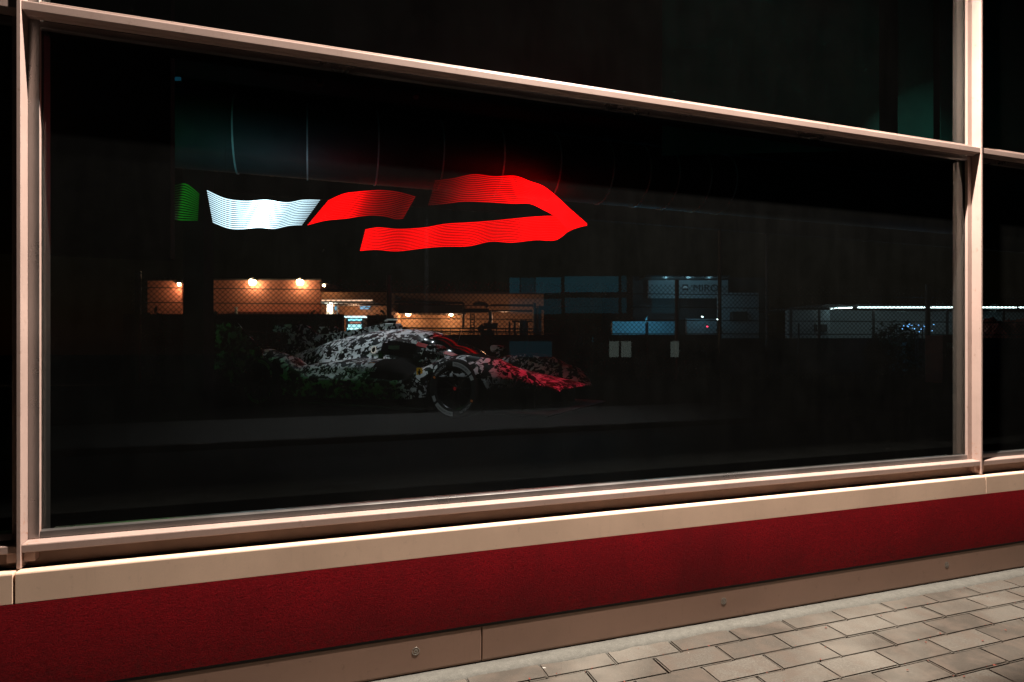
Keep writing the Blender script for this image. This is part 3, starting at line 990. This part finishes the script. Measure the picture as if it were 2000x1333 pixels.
def side_text(body, size, x_left, z_base, name, mat, slant=0.0, stretch=1.0, s=-1):
    """lettering on the right flank: reads left (rear) to right (front)"""
    vs, fs = text_mesh(body, size)
    mb = MB(); out = []
    for v in vs:
        x = x_left + v.x * stretch + slant * v.y; z = z_base + v.y
        out.append((x, side_y(x, z, s) + s * .006, z))
    mb.add(out, fs)
    return mb.obj(name, mat, car)
side_text("RICHARD MILLE", .070, -.10, .505, "flank_lettering", M['mark'], .2, 1.0)
ad = MB(); vs, fs = text_mesh("ADLER", .085); ad.add([(-.52 + v.x * 1.0, -.018, .985 + v.y + .05 * v.x * 0) for v in vs], fs)
ad.obj("fin_lettering", M['mark'], car)
side_text("ADLER", .10, 1.98, .405, "nose_lettering", M['mark'], 0.0, 1.15)
vz, fz = text_mesh("FERRARI", .085)
vb = MB(); vb.add([(lambda yy, xx: (xx, yy, topz(xx, yy) + .008))(-.30 + v.x * 1.55, .80 - v.y * .8) for v in vz], fz)
vb.obj("screen_banner_lettering", M['redstripe'], car)
# shield badge behind the front wheel
by_ = side_y(1.09, .50) - .006
bdg = MB(); shp = [(-.042, .06), (0, .066), (.042, .06), (.044, .0), (.034, -.045), (0, -.075), (-.034, -.045), (-.044, 0)]
bdg.add([(1.09 + a, by_, .50 + b) for a, b in shp], [tuple(range(len(shp)))])
bo = bdg.obj("shield_badge", M['ywl'], car)
hs = [(-.004, -.050), (.004, -.050), (.003, -.030), (.014, -.018), (.024, -.030), (.026, -.022), (.017, -.006), (.012, .006), (.020, .018), (.024, .034), (.018, .030), (.014, .022), (.006, .022), (.010, .036), (.006, .050), (-.002, .046), (-.012, .038), (-.010, .032), (-.004, .034), (-.008, .020), (-.020, .024), (-.026, .016), (-.018, .014), (-.010, .008), (-.020, .000), (-.014, -.004), (-.004, -.002), (0, -.014), (-.008, -.030)]
hm = MB(); hm.add([(1.09 + a, by_ - .004, .50 + b) for a, b in hs], [tuple(range(len(hs)))])
hm.obj("horse_emblem", M['black'], bo)

# red cabinet with a notice, inside on the right
rc = onY(1848, 700, 6.5)
cab = thing("red_cabinet", "tall dull red cabinet with a pale notice by the right mullion", "cabinet", (rc.x, 6.5, FLOOR_Z))
M['dullred'] = plain("dull_red_paint", (0.09, 0.010, 0.008), 0.5)
MB().box(-.10, .42, 0, .4, .02, 1.07).obj("cabinet_body", M['dullred'], cab, 0.006)
MB().box(-.11, .43, -.004, .41, .0, .0199).obj("cabinet_base", M['black'], cab)
MB().box(.02, .30, -.006, -.001, .80, .90).obj("notice", M['cap'], cab)
MB().box(-.02, .0, -.02, -.001, .6, .85).obj("handle", M['black'], cab, 0.003)

# spot heads added on ceiling tracks to brighten the car and a floor patch
def track(label, y, x0, x1, heads):
    tk = thing("added_spot_track", label, "added track light", ((x0 + x1) / 2, y, CEIL_Z))
    hw = (x1 - x0) / 2
    MB().box(-hw, hw, -.02, .02, -.14, -.10).obj("track_rail", M['gasket'], tk, 0.003)
    for dx in (-hw * .8, 0, hw * .8):
        MB().bar((dx, 0, -.10), (dx, 0, 0.0), .004).obj("drop_rod", M['gasket'], tk)
    for x, tx, pw, col_, ang in heads:
        hp = Vector((x, y, CEIL_Z - .22))
        dirv = (Vector(tx) - hp).normalized()
        ho = MB().bar(hp - dirv * .10, hp + dirv * .06, .045, 12).obj("added_spot_head", M['gasket']); adopt(ho, tk)
        sl = lamp("added_spot_light", 'SPOT', hp + dirv * .09, pw, col_, tk, spot_size=R(ang), spot_blend=0.9, shadow_soft_size=0.03)
        sl.rotation_euler = dirv.to_track_quat('-Z', 'Y').to_euler()
COOL = (0.86, 0.93, 1.0)
track("thin ceiling track with added spot heads behind the light ribbon", 6.3, -2.0, 3.2, ((0.1, (0.75, 5.75, 1.7), 360, COOL, 28), (1.5, (1.6, 4.7, 1.5), 220, COOL, 30)))
track("added thin ceiling track with spot heads just inside the glass front", 2.3, -1.0, 4.0, ((2.9, (2.45, 3.65, 1.0), 360, (1.0, .02, .065), 25), (-0.9, (1.5, 3.85, 1.1), 150, COOL, 17), (-0.3, (0.1, 1.35, .7), 160, COOL, 14)))

# ================================================================== BEYOND THE REAR GLAZING
M['salmon'] = mortar_mat("salmon_render", (0.50, 0.20, 0.13))
M['ochre'] = mortar_mat("ochre_render", (0.40, 0.23, 0.13))
M['grey_wall'] = mortar_mat("grey_render", (0.26, 0.30, 0.32))
M['darkwall'] = plain("dark_cladding", (0.03, 0.03, 0.032), 0.7)
M['leaf'] = plain("dark_leaf", (0.030, 0.045, 0.022), 0.6, var=0.4, scale=20)
M['bark'] = plain("bark", (0.05, 0.04, 0.03), 0.9)
M['fence'] = plain("fence_steel", (0.018, 0.018, 0.018), 0.6)
SOD = (1.0, 0.45, 0.24)
TEAL = (0.25, 0.72, 1.0)

def zat(py, d):
    return EYE.z + d * (HOR - py) / F_PX

def wall(name, px0, px1, y0, d0, d1, t, mat, parent, ybot=None, z0=-0.16):
    A, Bp = at(px0, y0, d0), at(px1, y0, d1)
    zz0 = z0 if ybot is None else zat(ybot, d0)
    o = MB().slab(A, Bp, zz0, A.z, t).obj(name, mat)
    return adopt(o, parent)

def building(name, label, px, d, cat="building"):
    p = at(px, HOR, d)
    return thing(name, label, cat, (p.x, p.y, -0.16))

def box_at(name, px0, px1, py0, py1, d, t, mat, parent):
    """small solid standing at distance d, facing the showroom"""
    A, Bp = at(px0, py0, d), at(px1, py0, d)
    o = MB().slab(A, Bp, zat(py1, d), A.z, t).obj(name, mat)
    return adopt(o, parent)

M['bulb_warm'] = emit("sodium_bulb", (1.0, 0.62, 0.34), 90.0)
def wall_lamp(px, py, d, power, label, group, col=SOD, bulb=None, r=0.15):
    p = at(px, py, d)
    t = thing("wall_lamp", label, "lamp", p, -YAW, group)
    MB().box(-.16, .16, -.10, .22, .06, .14).obj("lamp_housing", M['fence'], t, 0.01)
    MB().box(-.05, .05, .0, .27, .14, .20).obj("bracket", M['fence'], t)
    gb = MB(); n = 12
    vs = [(r * math.cos(2 * math.pi * k / n) * math.sin(math.pi * j / 8), r * math.sin(2 * math.pi * k / n) * math.sin(math.pi * j / 8), r * math.cos(math.pi * j / 8)) for j in range(9) for k in range(n)]
    gb.add(vs, [(j * n + k, j * n + (k + 1) % n, (j + 1) * n + (k + 1) % n, (j + 1) * n + k) for j in range(8) for k in range(n)])
    gb.obj("bulb", bulb or M['bulb_warm'], t, smooth=True)
    lamp("wall_lamp_light", 'POINT', (p.x, p.y, p.z - .10), power, col, t, shadow_soft_size=0.06)
    return t

# salmon building with two lamps
bA = building("lamp_lit_building", "long salmon wall lit by two bright lamps behind the fence", 510, 26)
wall("wall", 400, 626, 548, 26.0, 26.0, 6, M['salmon'], bA)
wall("wall_ledge", 448, 626, 609, 25.6, 25.6, .398, M['salmon'], bA, 620)
wall("roof_edge", 399, 627, 545, 25.9, 25.9, 6.2, M['darkwall'], bA, 547.6)
box_at("drain_pipe", 458, 462, 600, 640, 25.5, .09, M['grey_wall'], bA)
box_at("door_frame", 412, 414, 603, 640, 25.9, .09, M['salmon'], bA)
wall_lamp(493, 551, 25.74, 110, "left of the two bright lamps on the salmon wall", "lamps on the salmon wall")
wall_lamp(586, 551, 25.74, 110, "right of the two bright lamps on the salmon wall", "lamps on the salmon wall")
bA2 = building("orange_building", "small block of bare orange lit wall at the left behind the fence", 320, 26)
wall("wall", 288, 355, 549, 26.0, 26.0, 5, M['salmon'], bA2)
wall("roof_edge", 287, 356, 547, 25.9, 25.9, 5.2, M['darkwall'], bA2, 548.7)
wall_lamp(350, 556, 25.75, 34, "single lamp at the corner of the left orange block", None, r=0.07)

# entrance canopy between the buildings
bB = building("entrance_pavilion", "low pavilion with a lit canopy edge and blue lit panes", 680, 24)
wall("wall", 627, 762, 571, 24.6, 24.6, 5, M['ochre'], bB)
box_at("canopy", 626, 728, 588.5, 592, 22.6, 1.9, M['grey_wall'], bB)
box_at("canopy_light", 628, 727, 586, 588.2, 22.55, .06, emit("canopy_strip", (1.0, 0.55, 0.36), 1.6), bB)
box_at("column", 638, 650, 592.3, 660, 23.0, .25, plain("white_column", (0.8, 0.78, 0.72), 0.6), bB)
M['bluepane'] = emit("blue_lit_pane", (0.10, 0.55, 0.95), 0.8)
for a, b, y0, y1 in ((651, 656, 593, 606), (703, 711, 597, 604), (712, 722, 598, 600), (712, 721, 602, 604)):
    box_at("window", a, b, y0, y1, 24.4, .1, M['bluepane'], bB)
box_at("ramp_rail", 657, 660, 598, 640, 23.2, .06, M['fence'], bB)
lamp("canopy_column_light", 'POINT', at(645, 597, 22.75), 30, (1.0, 0.8, 0.62), bB, shadow_soft_size=0.05)
lamp("canopy_wall_light", 'POINT', at(690, 600, 23.6), 45, SOD, bB, shadow_soft_size=0.1)
wall_lamp(633, 558, 24.0, 14, "tiny lamp on a bracket right of the salmon wall", None, r=0.05)
# vending kiosk
ks = building("drinks_kiosk", "small cyan glowing kiosk with a white lit top bar above the car tail", 692, 19, "kiosk")
box_at("kiosk_body", 676, 709, 622, 690, 19.0, .7, M['darkwall'], ks)
box_at("top_bar", 665, 712, 617.5, 621, 18.9, .3, emit("white_bar", (0.75, 0.95, 1.0), 2.2), ks)
for a, b, y0, y1, c_, st in ((680, 706, 623, 627, (0.3, .85, 1), 1.8), (683, 704, 629, 632, (1, .35, .25), .6), (680, 705, 634, 640, (.45, .9, 1), 1.6), (678, 707, 641, 644, (.5, .95, 1), 2.2), (678, 690, 646, 650, (.2, .7, 1), 1.2)):
    box_at("lit_panel", a, b, y0, y1, 18.93, .06, emit("kiosk_panel", c_, st), ks)

# ochre plant building with pipes
bC = building("plant_building", "ochre wall with dark pipes and ladders and two lamps behind the car roof", 880, 27)
wall("wall", 764, 1062, 573, 27.0, 27.5, 6, M['ochre'], bC)
wall("roof_edge", 763, 1064, 570.5, 26.9, 27.4, 6.2, M['darkwall'], bC, 573)
box_at("eave", 778, 905, 597, 612, 25.6, 1.35, M['darkwall'], bC)
wall_lamp(797, 612, 26.5, 120, "lamp under the eave right above the car roof mast", "lamps under the eave", r=0.13)
wall_lamp(881, 613, 26.6, 60, "smaller lamp under the eave further right", "lamps under the eave", r=0.11)
lamp("plant_wall_light", 'POINT', at(985, 618, 25.4), 45, SOD, bC, shadow_soft_size=0.2)
def pipes(pts, d, r=0.07, name="pipe"):
    o = MB().tube([at(x, y, d) for x, y in pts], r, 8).obj(name, M['fence'], smooth=False)
    return adopt(o, bC)
pipes([(760, 590), (905, 592), (905, 640)], 25.5, .05)
pipes([(905, 607), (955, 607), (958, 614), (958, 640)], 25.0, .09)
pipes([(925, 596), (932, 592), (948, 594), (953, 600)], 25.0, .08)
pipes([(958, 597), (1042, 597)], 25.4, .05); pipes([(960, 608), (1040, 608)], 25.4, .05)
pipes([(1044, 592), (1044, 655)], 25.0, .06); pipes([(1052, 602), (1052, 655)], 25.0, .12); pipes([(1052, 602), (1075, 602)], 25.0, .09)
pipes([(1021, 626), (1021, 655)], 24.8, .16); pipes([(1000, 628), (1040, 628)], 24.8, .04)
pipes([(995, 630), (995, 655)], 24.8, .04); pipes([(1005, 626), (1005, 655)], 24.8, .05)
pipes([(780, 641), (1060, 643)], 24.0, .03, "railing"); pipes([(780, 647), (1060, 649)], 24.0, .03, "railing")
for x in range(790, 1060, 18):
    pipes([(x, 641), (x, 656)], 24.0, .018, "railing_post")
for x0 in (919, 926):
    pipes([(x0, 612), (x0, 656)], 24.6, .022, "ladder_rail")
for y in range(615, 656, 5):
    pipes([(919, y), (926, y)], 24.6, .018, "ladder_rung")
tank = box_at("plant_unit", 938, 965, 645, 680, 24.3, .8, M['fence'], bC)
box_at("plant_unit", 952, 960, 628, 645, 24.3, .3, M['fence'], bC)
pipes([(935, 646), (945, 637), (972, 637)], 24.4, .13)

# signed building with lit band
bD = building("signed_building", "dark building with a pale lit band carrying raised letters", 1350, 28)
wall("wall", 1236, 1500, 540, 28.0, 28.6, 6, M['darkwall'], bD)
box_at("sign_band", 1266, 1422, 547.5, 582.5, 27.7, .2, M['grey_wall'], bD)
box_at("roof_overhang", 1262, 1426, 538, 541, 26.3, 1.5, M['darkwall'], bD)
ln = at(1345, 542.5, 26.8)
for px, pw in ((1300, 7), (1345, 11), (1385, 6)):
    q = at(px, 543.5, 26.6)
    fo = MB().box(q.x - .25, q.x + .25, q.y - .05, q.y + .05, q.z, q.z + .08).obj("band_light", M['fence']); adopt(fo, bD)
    lamp("band_light_source", 'POINT', (q.x, q.y, q.z - .06), pw * .8, (0.38, 0.78, 1.0), bD, shadow_soft_size=0.08)
vs, fs = text_mesh("MIRO", .46)
o0, o1 = at(1353, 569.5, 27.55), at(1403, 569.5, 27.55)
dirx = Vector((o1.x - o0.x, o1.y - o0.y, 0)).normalized()
tw = max(v.x for v in vs); sc_ = (o1 - o0).length / tw
tm = MB(); tm.add([(o0.x + dirx.x * v.x * sc_, o0.y + dirx.y * v.x * sc_, o0.z + v.y) for v in vs], fs)
adopt(tm.obj("sign_lettering", M['darkwall']), bD)
sq = box_at("sign_plate", 1334, 1344, 556, 567, 27.5, .05, M['darkwall'], bD)
for k in range(4):
    box_at("plate_bar", 1335.3 + k * 2.0, 1336.4 + k * 2.0, 559, 563.5, 27.44, .03, M['cap'], bD)
box_at("wall_box", 1432, 1460, 609, 627, 26.8, .5, M['fence'], bD)
box_at("side_wall", 1406, 1482, 572, 680, 27.2, .4, M['grey_wall'], bD)
box_at("roller_door", 1341, 1400, 623, 680, 27.4, .2, M['grey_wall'], bD)
lamp("side_wall_light", 'POINT', at(1445, 600, 25.6), 1.8, TEAL, bD, shadow_soft_size=0.1)
lamp("door_light", 'POINT', at(1371, 619, 26.6), 6, TEAL, bD, shadow_soft_size=0.05)
for px, py, c_, st in ((1372, 619, (.8, 1, 1), 14), (1402, 624, (.8, 1, 1), 8), (1382, 638, (1, .03, .08), 6)):
    box_at("indicator_light", px - 1.3, px + 1.3, py - 1.0, py + 1.0, 26.2, .05, emit("indicator", c_, st), bD)
# pale low wall of a yard left of it
yw = building("yard_wall", "low pale blue lit yard wall left of the fence post", 1270, 22, "wall")
wall("wall_panel", 1196, 1318, 628, 22.0, 22.0, .3, M['grey_wall'], yw)
lamp("yard_light", 'POINT', at(1262, 622, 20.6), 95, (0.12, 0.62, 1.0), yw, shadow_soft_size=0.08)
ylp = MB().tube([at(1262, 620, 20.6), at(1262, 700, 20.6)], .03, 6).obj("yard_light_pole", M['fence']); adopt(ylp, yw)

# carport with a strip light on the right
cp = building("carport", "long low carport with a white strip light under its roof edge", 1760, 24, "carport")
A0, A1 = at(1618, 603, 24.0), at(2090, 599, 26.0)
adopt(MB().slab(at(1600, 600, 26.5), at(2110, 600, 28.4), -.16, zat(606, 26.5), .3).obj("back_wall", M['grey_wall']), cp)
adopt(MB().slab(at(1608, 600, 23.8), at(2110, 600, 25.8), zat(598.0, 23.8), zat(594.5, 23.8), 4.5).obj("roof", M['darkwall']), cp)
M['strip'] = emit("white_strip_light", (0.78, 0.97, 1.0), 7.0)
segs = [(1622, 1664), (1676, 1730), (1731, 1790), (1791, 1880), (1900, 1985), (1990, 2080)]
for a, b in segs:
    da = 24.3 + (a - 1618) / 472 * 2.0; db = 24.3 + (b - 1618) / 472 * 2.0
    ya = 602.2 if a == 1622 else 599.3; yb = 599.6 if a == 1622 else 599.3
    adopt(MB().bar(at(a, ya + 1.6, da - .9), at(b, yb + 1.6, db - .9), .024, 6).obj("strip_light", M['strip']), cp)
    m_ = at((a + b) / 2, 602.5, (da + db) / 2 + .2)
    lamp("strip_light_glow", 'POINT', m_, 8, (0.65, 0.95, 1.0), cp, shadow_soft_size=0.2)
for px in (1545, 1600, 1706, 1850, 1960):
    adopt(MB().bar(at(px, 604, 24.2), (at(px, 604, 24.2).x, at(px, 604, 24.2).y, -.16), .05, 6).obj("carport_post", M['fence']), cp)
wall("end_wall", 1540, 1621, 606, 25.0, 25.0, .3, M['grey_wall'], cp)
for a, b in ((1592, 1596), (1604, 1616)):
    box_at("window", a, b, 634, 648, 24.9, .08, M['fence'], cp)

# parked car silhouette built with its parts
def parked_car(label, px, d, rz, mat, group=None):
    p = at(px, HOR, d)
    t = thing("parked_car", label, "car", (p.x, p.y, -.16), rz, group)
    prof_ = [(-2.1, .35), (-2.15, .75), (-2.0, .95), (-1.2, 1.02), (-.75, 1.42), (.55, 1.45), (1.15, 1.02), (1.95, .85), (2.15, .65), (2.15, .35)]
    MB().prism_y(prof_, -.85, .85).obj("body", mat, t, 0.05, seg=2)
    MB().prism_y([(-1.02, 1.04), (-.70, 1.36), (.50, 1.39), (.95, 1.04)], -.862, .862).obj("side_window", M['car_glass'], t)
    for x in (-1.35, 1.35):
        for s in (-1, 1):
            wm = MB(); lathe(wm, [(.0, -.1), (.2, -.1), (.32, -.09), (.33, 0), (.32, .09), (.0, .1)], 20)
            wo_ = wm.obj("wheel", M['tyre'], t); wo_.location = (x, s * .80, .33)
    for s in (-1, 1):
        MB().box(2.10, 2.165, s * .62 - .16, s * .62 + .16, .62, .76).obj("headlight", M['mark'], t, 0.01)
    return t
parked_car("dark parked car in front of the carport", 1650, 21.5, -YAW + math.pi, M['rim'])

# fence
fd0, fd1 = 13.6, 15.3     # distance at photo columns 600 and 1600
def fence_pt(px, z=None):
    A, Bp = at(600, HOR, fd0), at(1600, HOR, fd1)
    u = (px - 1000) / F_PX
    dirv = Vector((SN + u * CS, CS - u * SN))
    e = Vector((Bp.x - A.x, Bp.y - A.y))
    # EYE + t*dirv = A + s*e
    det = dirv.x * (-e.y) + e.x * dirv.y
    rx, ry = A.x - EYE.x, A.y - EYE.y
    t = (rx * (-e.y) + e.x * ry) / det
    return Vector((EYE.x + t * dirv.x, EYE.y + t * dirv.y, 0 if z is None else z))
F0, F1 = fence_pt(255), fence_pt(2120)
fl = (F1 - F0).length; fdv = (F1 - F0).normalized()
fe = thing("chain_link_fence", "dark chain link fence with posts and wires beyond the showroom", "fence", (F0.x, F0.y, -.16))
FZ0, FZ1 = -0.10, zat(546, 13.6)
mesh = MB(); pitch = 0.115; k = -int((FZ1 - FZ0) / pitch) - 1
hh = FZ1 - FZ0
while k * pitch < fl:
    for sgn in (1, -1):
        a = k * pitch; b = a + hh
        s0, s1 = max(a, 0), min(b, fl)
        if s1 <= s0: continue
        if sgn > 0: z0_, z1_ = FZ0 + (s0 - a), FZ0 + (s1 - a)
        else: z0_, z1_ = FZ1 - (s0 - a), FZ1 - (s1 - a)
        p0 = F0 + fdv * s0; p1 = F0 + fdv * s1
        off = Vector((-fdv.y, fdv.x, 0)) * (.003 * sgn)
        mesh.bar(Vector((p0.x, p0.y, z0_)) + off, Vector((p1.x, p1.y, z1_)) + off, .0066, 3)
    k += 1
mo = mesh.obj("wire_mesh", M['fence']); adopt(mo, fe); mo["kind"] = "stuff"
for py in (566, 594, 621.5, 650):
    z = zat(py, fd0)
    adopt(MB().bar((F0.x, F0.y, z), (F1.x, F1.y, z), .011, 5).obj("tension_wire", M['fence']), fe)
for px in (270, 760, 1322, 1812):
    p = fence_pt(px)
    adopt(MB().bar((p.x, p.y, -.16), (p.x, p.y, FZ1 + .12), .06 if px != 1322 else .05, 8).obj("post", M['fence']), fe)
for px in (520, 1030, 1265, 1560):
    p = fence_pt(px)
    adopt(MB().bar((p.x, p.y, -.16), (p.x, p.y, zat(628, 14)), .02, 6).obj("stake", M['fence']), fe)

# low dark walls between fence and buildings
M['lowwall'] = mortar_mat("dark_low_wall", (0.035, 0.033, 0.03))
for px0, px1, py, d, lb in ((240, 668, 614, 17.2, "low dark wall under the salmon building behind the fence"), (669, 716, 656, 17.2, "short dark wall piece in front of the glowing kiosk"), (717, 766, 616, 17.2, "short dark wall right of the glowing kiosk"), (768, 1404, 654, 17.6, "low dark wall under the ochre plant building"), (1406, 2140, 661, 18.6, "low dark wall in front of the carport")):
    A_, B_ = at(px0, py, d), at(px1, py, d)
    lw = MB().slab(A_, B_, -.16, A_.z, .25).obj("low_wall", M['lowwall'], bevel=0.01)
    tag(lw, lb, "wall")

# shrubs behind the fence: leaf faces through a volume
def shrub(px, py_top, d, rx, label, n=420, cat="shrub"):
    p = at(px, py_top, d)
    t = thing("shrub", label, cat, (p.x, p.y, -.16), 0, "shrubs along the fence")
    h = p.z + .16
    st = MB(); lf = MB()
    for k in range(7):
        an = random.uniform(0, 6.28); rr = random.uniform(.2, .7) * rx
        st.bar((0.03 * math.cos(an), .03 * math.sin(an), 0), (rr * math.cos(an), rr * .6 * math.sin(an), h * random.uniform(.6, .9)), .018, 5)
    st.obj("stem", M['bark'], t)
    lobes = [(random.uniform(-.6, .6) * rx, random.uniform(-.4, .4) * rx, h * random.uniform(.45, .78), random.uniform(.35, .55) * rx, h * random.uniform(.2, .26)) for _ in range(6)]
    for k in range(n):
        lx, ly, lz, lr, lh = random.choice(lobes)
        v = Vector((random.gauss(0, 1), random.gauss(0, 1), random.gauss(0, 1))).normalized() * random.uniform(.4, 1.0) ** .5
        c = Vector((lx + v.x * lr, ly + v.y * lr, min(h, max(.05, lz + v.z * lh))))
        a = Vector((random.gauss(0, 1), random.gauss(0, 1), random.gauss(0, 1))).normalized()
        b = a.orthogonal().normalized()
        s = random.uniform(.06, .12)
        lf.add([c - a * s, c + b * s * .45, c + a * s, c - b * s * .45], [(0, 1, 2, 3)])
    lf.obj("foliage", M['leaf'], t)
    return t
for px, py, d, rx, lb in ((300, 602, 15.5, .6, "low dark shrub at the foot of the left orange block"), (430, 603, 15.8, .7, "rounded dark shrub left below the salmon wall"),
                          (535, 606, 15.6, .9, "wide dark shrub below the middle of the salmon wall"), (600, 607, 15.4, .6, "dark shrub right of centre below the salmon wall"),
                          (652, 612, 15.5, .32, "dark shrub in front of the white column"), (738, 608, 15.8, .35, "dark shrub right of the glowing kiosk"),
                          (1150, 652, 16.5, 1.1, "low dark shrub left of the pale yard wall"), (1270, 650, 17.0, 1.0, "low dark shrub under the pale yard wall"),
                          (1370, 655, 17.0, 1.1, "low dark shrub below the roller door"), (1725, 622, 18.5, .55, "small dark shrub beside the parked car"),
                          (1757, 612, 18.0, .6, "tall dark shrub in front of the carport light"), (1790, 620, 18.0, .6, "blue lit shrub left of the right fence post")):
    shrub(px, py, d, rx, lb)
# blue fairy lights in one shrub
fl_ = thing("fairy_lights", "tiny blue fairy lights hanging in the shrub by the fence post", "string lights", at(1808, 640, 17.2))
wire = MB(); last = None
for k in range(26):
    p = at(1765 + k * 2.3 + random.uniform(-5, 5), 641 + random.uniform(-9, 9), 17.2 + random.uniform(-.05, .05)) - fl_.location
    b_ = MB().box(p.x - .006, p.x + .006, p.y - .006, p.y + .006, p.z - .006, p.z + .006).obj("bulb", emit("blue_bulb", (.18, .5, 1.0), 5.0) if k == 0 else M['_bb'], fl_)
    if k == 0: M['_bb'] = b_.data.materials[0]
    if last: wire.bar(last, p, .003, 3)
    last = p
wire.obj("wire", M['fence'], fl_)
lamp("fairy_glow", 'POINT', at(1800, 640, 16.9), 5, (.15, .45, 1.0), fl_, shadow_soft_size=0.15)

# red rock bank beyond the right-hand window
rb = thing("rock_bank", "reddish rock bank under the strip light right of the right mullion", "rocks", (at(1985, HOR, 22).x, at(1985, HOR, 22).y, -.16))
M['rock'] = mortar_mat("red_rock", (0.34, 0.10, 0.08))
random.seed(11)
for k in range(16):
    px = 1925 + k * 9 + random.uniform(-4, 4)
    p = at(px, random.uniform(614, 628), 22.5 + random.uniform(-.6, .6)) - rb.location
    bm = bmesh.new(); bmesh.ops.create_icosphere(bm, subdivisions=2, radius=1.0)
    for v in bm.verts:
        v.co *= random.uniform(.78, 1.12)
        v.co.x *= .55; v.co.y *= .5; v.co.z *= p.z / 2
        v.co += Vector((p.x, p.y, p.z / 2))
    me = bpy.data.meshes.new("rock"); bm.to_mesh(me); bm.free(); me.materials.append(M['rock'])
    link("rock", me, rb)

# ================================================================== BEHIND THE CAMERA (seen mirrored in the pane)
ob = thing("office_building", "dark office block across the street with dim blue window panes", "building", mirror(at(1110, HOR, 30)))
ob.location.z = -.16
def mir_box(name, px0, px1, py0, py1, d, t, mat, parent):
    A, Bp = at(px0, py0, d), at(px1, py0, d)
    z0, z1 = zat(py1, d), A.z
    A, Bp = mirror(A), mirror(Bp)
    return adopt(MB().slab(Bp, A, z0, z1, t).obj(name, mat), parent)
mir_box("wall", 960, 1345, 520, 762, 30.0, 8, M['darkwall'], ob)
M['office_blue'] = emit("dim_blue_window", (0.03, 0.34, 0.50), 0.42)
M['office_dim'] = emit("dimmer_blue_window", (0.03, 0.34, 0.50), 0.20)
M['office_pale'] = emit("pale_lit_window", (0.52, 0.62, 0.56), 0.60)
for a, b, y0, y1, m_ in ((995, 1015, 543, 573, 'office_blue'), (1017, 1044, 543, 573, 'office_dim'), (1046, 1096, 542, 573, 'office_blue'), (1103, 1208, 540, 571, 'office_blue'), (1214, 1224, 539, 571, 'office_dim'),
                     (995, 1096, 584, 614, 'office_dim'), (1103, 1208, 582, 612, 'office_dim'), (1214, 1224, 582, 612, 'office_dim'),
                     (995, 1078, 667, 698, 'office_dim'), (1273, 1318, 539, 612, 'office_dim'),
                     (1190, 1208.5, 667, 698, 'office_pale'), (1213.5, 1233, 667, 698, 'office_pale'), (1310, 1326, 667, 698, 'office_pale')):
    mir_box("window", a, b, y0, y1, 29.97, .06, M[m_], ob)

# street lamp added behind the camera to brighten the mirrored far pavement
sl_ = thing("added_street_lamp", "added hooded street lamp on a pole over the far pavement across the road", "street lamp", (2.6, -11.4, 0.0))
MB().bar((0, 0, -.16), (0, 0, 6.3), .06, 10).obj("pole", M['fence'], sl_)
MB().bar((0, 0, 6.25), (0, 1.9, 6.45), .035, 8).obj("arm", M['fence'], sl_)
MB().box(-.14, .14, 1.6, 2.3, 6.38, 6.50).obj("lamp_head", M['fence'], sl_, 0.02)
lo_ = lamp("added_street_light", 'SPOT', (2.6, -9.45, 6.34), 1100, (0.92, 0.95, 1.0), sl_, spot_size=R(104), spot_blend=0.7, shadow_soft_size=0.08)

# leaf crumbs in the paving joints
random.seed(5)
cr = MB()
for k in range(230):
    row = random.randint(0, 7); x = random.uniform(0.2, 5.2)
    y = -0.1445 - row * PW + random.uniform(-.006, .006)
    if random.random() < .3: y = random.uniform(-1.1, -.15)
    s = random.choice((.0025, .003, .0035, .005, .007)) * (1.0 if random.random() < .9 else 1.6)
    a = random.uniform(0, 3.14)
    c_, q_ = math.cos(a) * s, math.sin(a) * s
    z = .0045
    cr.add([(x - c_, y - q_, z), (x + q_ * .6, y - c_ * .6, z + .003), (x + c_, y + q_, z + .001), (x - q_ * .6, y + c_ * .6, z + .002)], [(0, 1, 2, 3)])
co = cr.obj("leaf_litter", plain("rusty_leaf", (0.13, 0.024, 0.012), 0.8, var=.6, scale=300)); tag(co, "rust coloured leaf crumbs caught in the paving joints", "leaf litter", kind="stuff")

for o_ in bpy.data.objects:
    if o_.type == 'MESH' and (o_.name.split(".")[0] in ("lettering", "dark_lettering", "orange_mark", "flank_lettering", "fin_lettering", "nose_lettering", "screen_banner_lettering", "sign_lettering", "foliage", "stem", "wire", "white_ribbon", "red_ribbon", "green_ribbon")):
        o_["kind"] = "stuff"
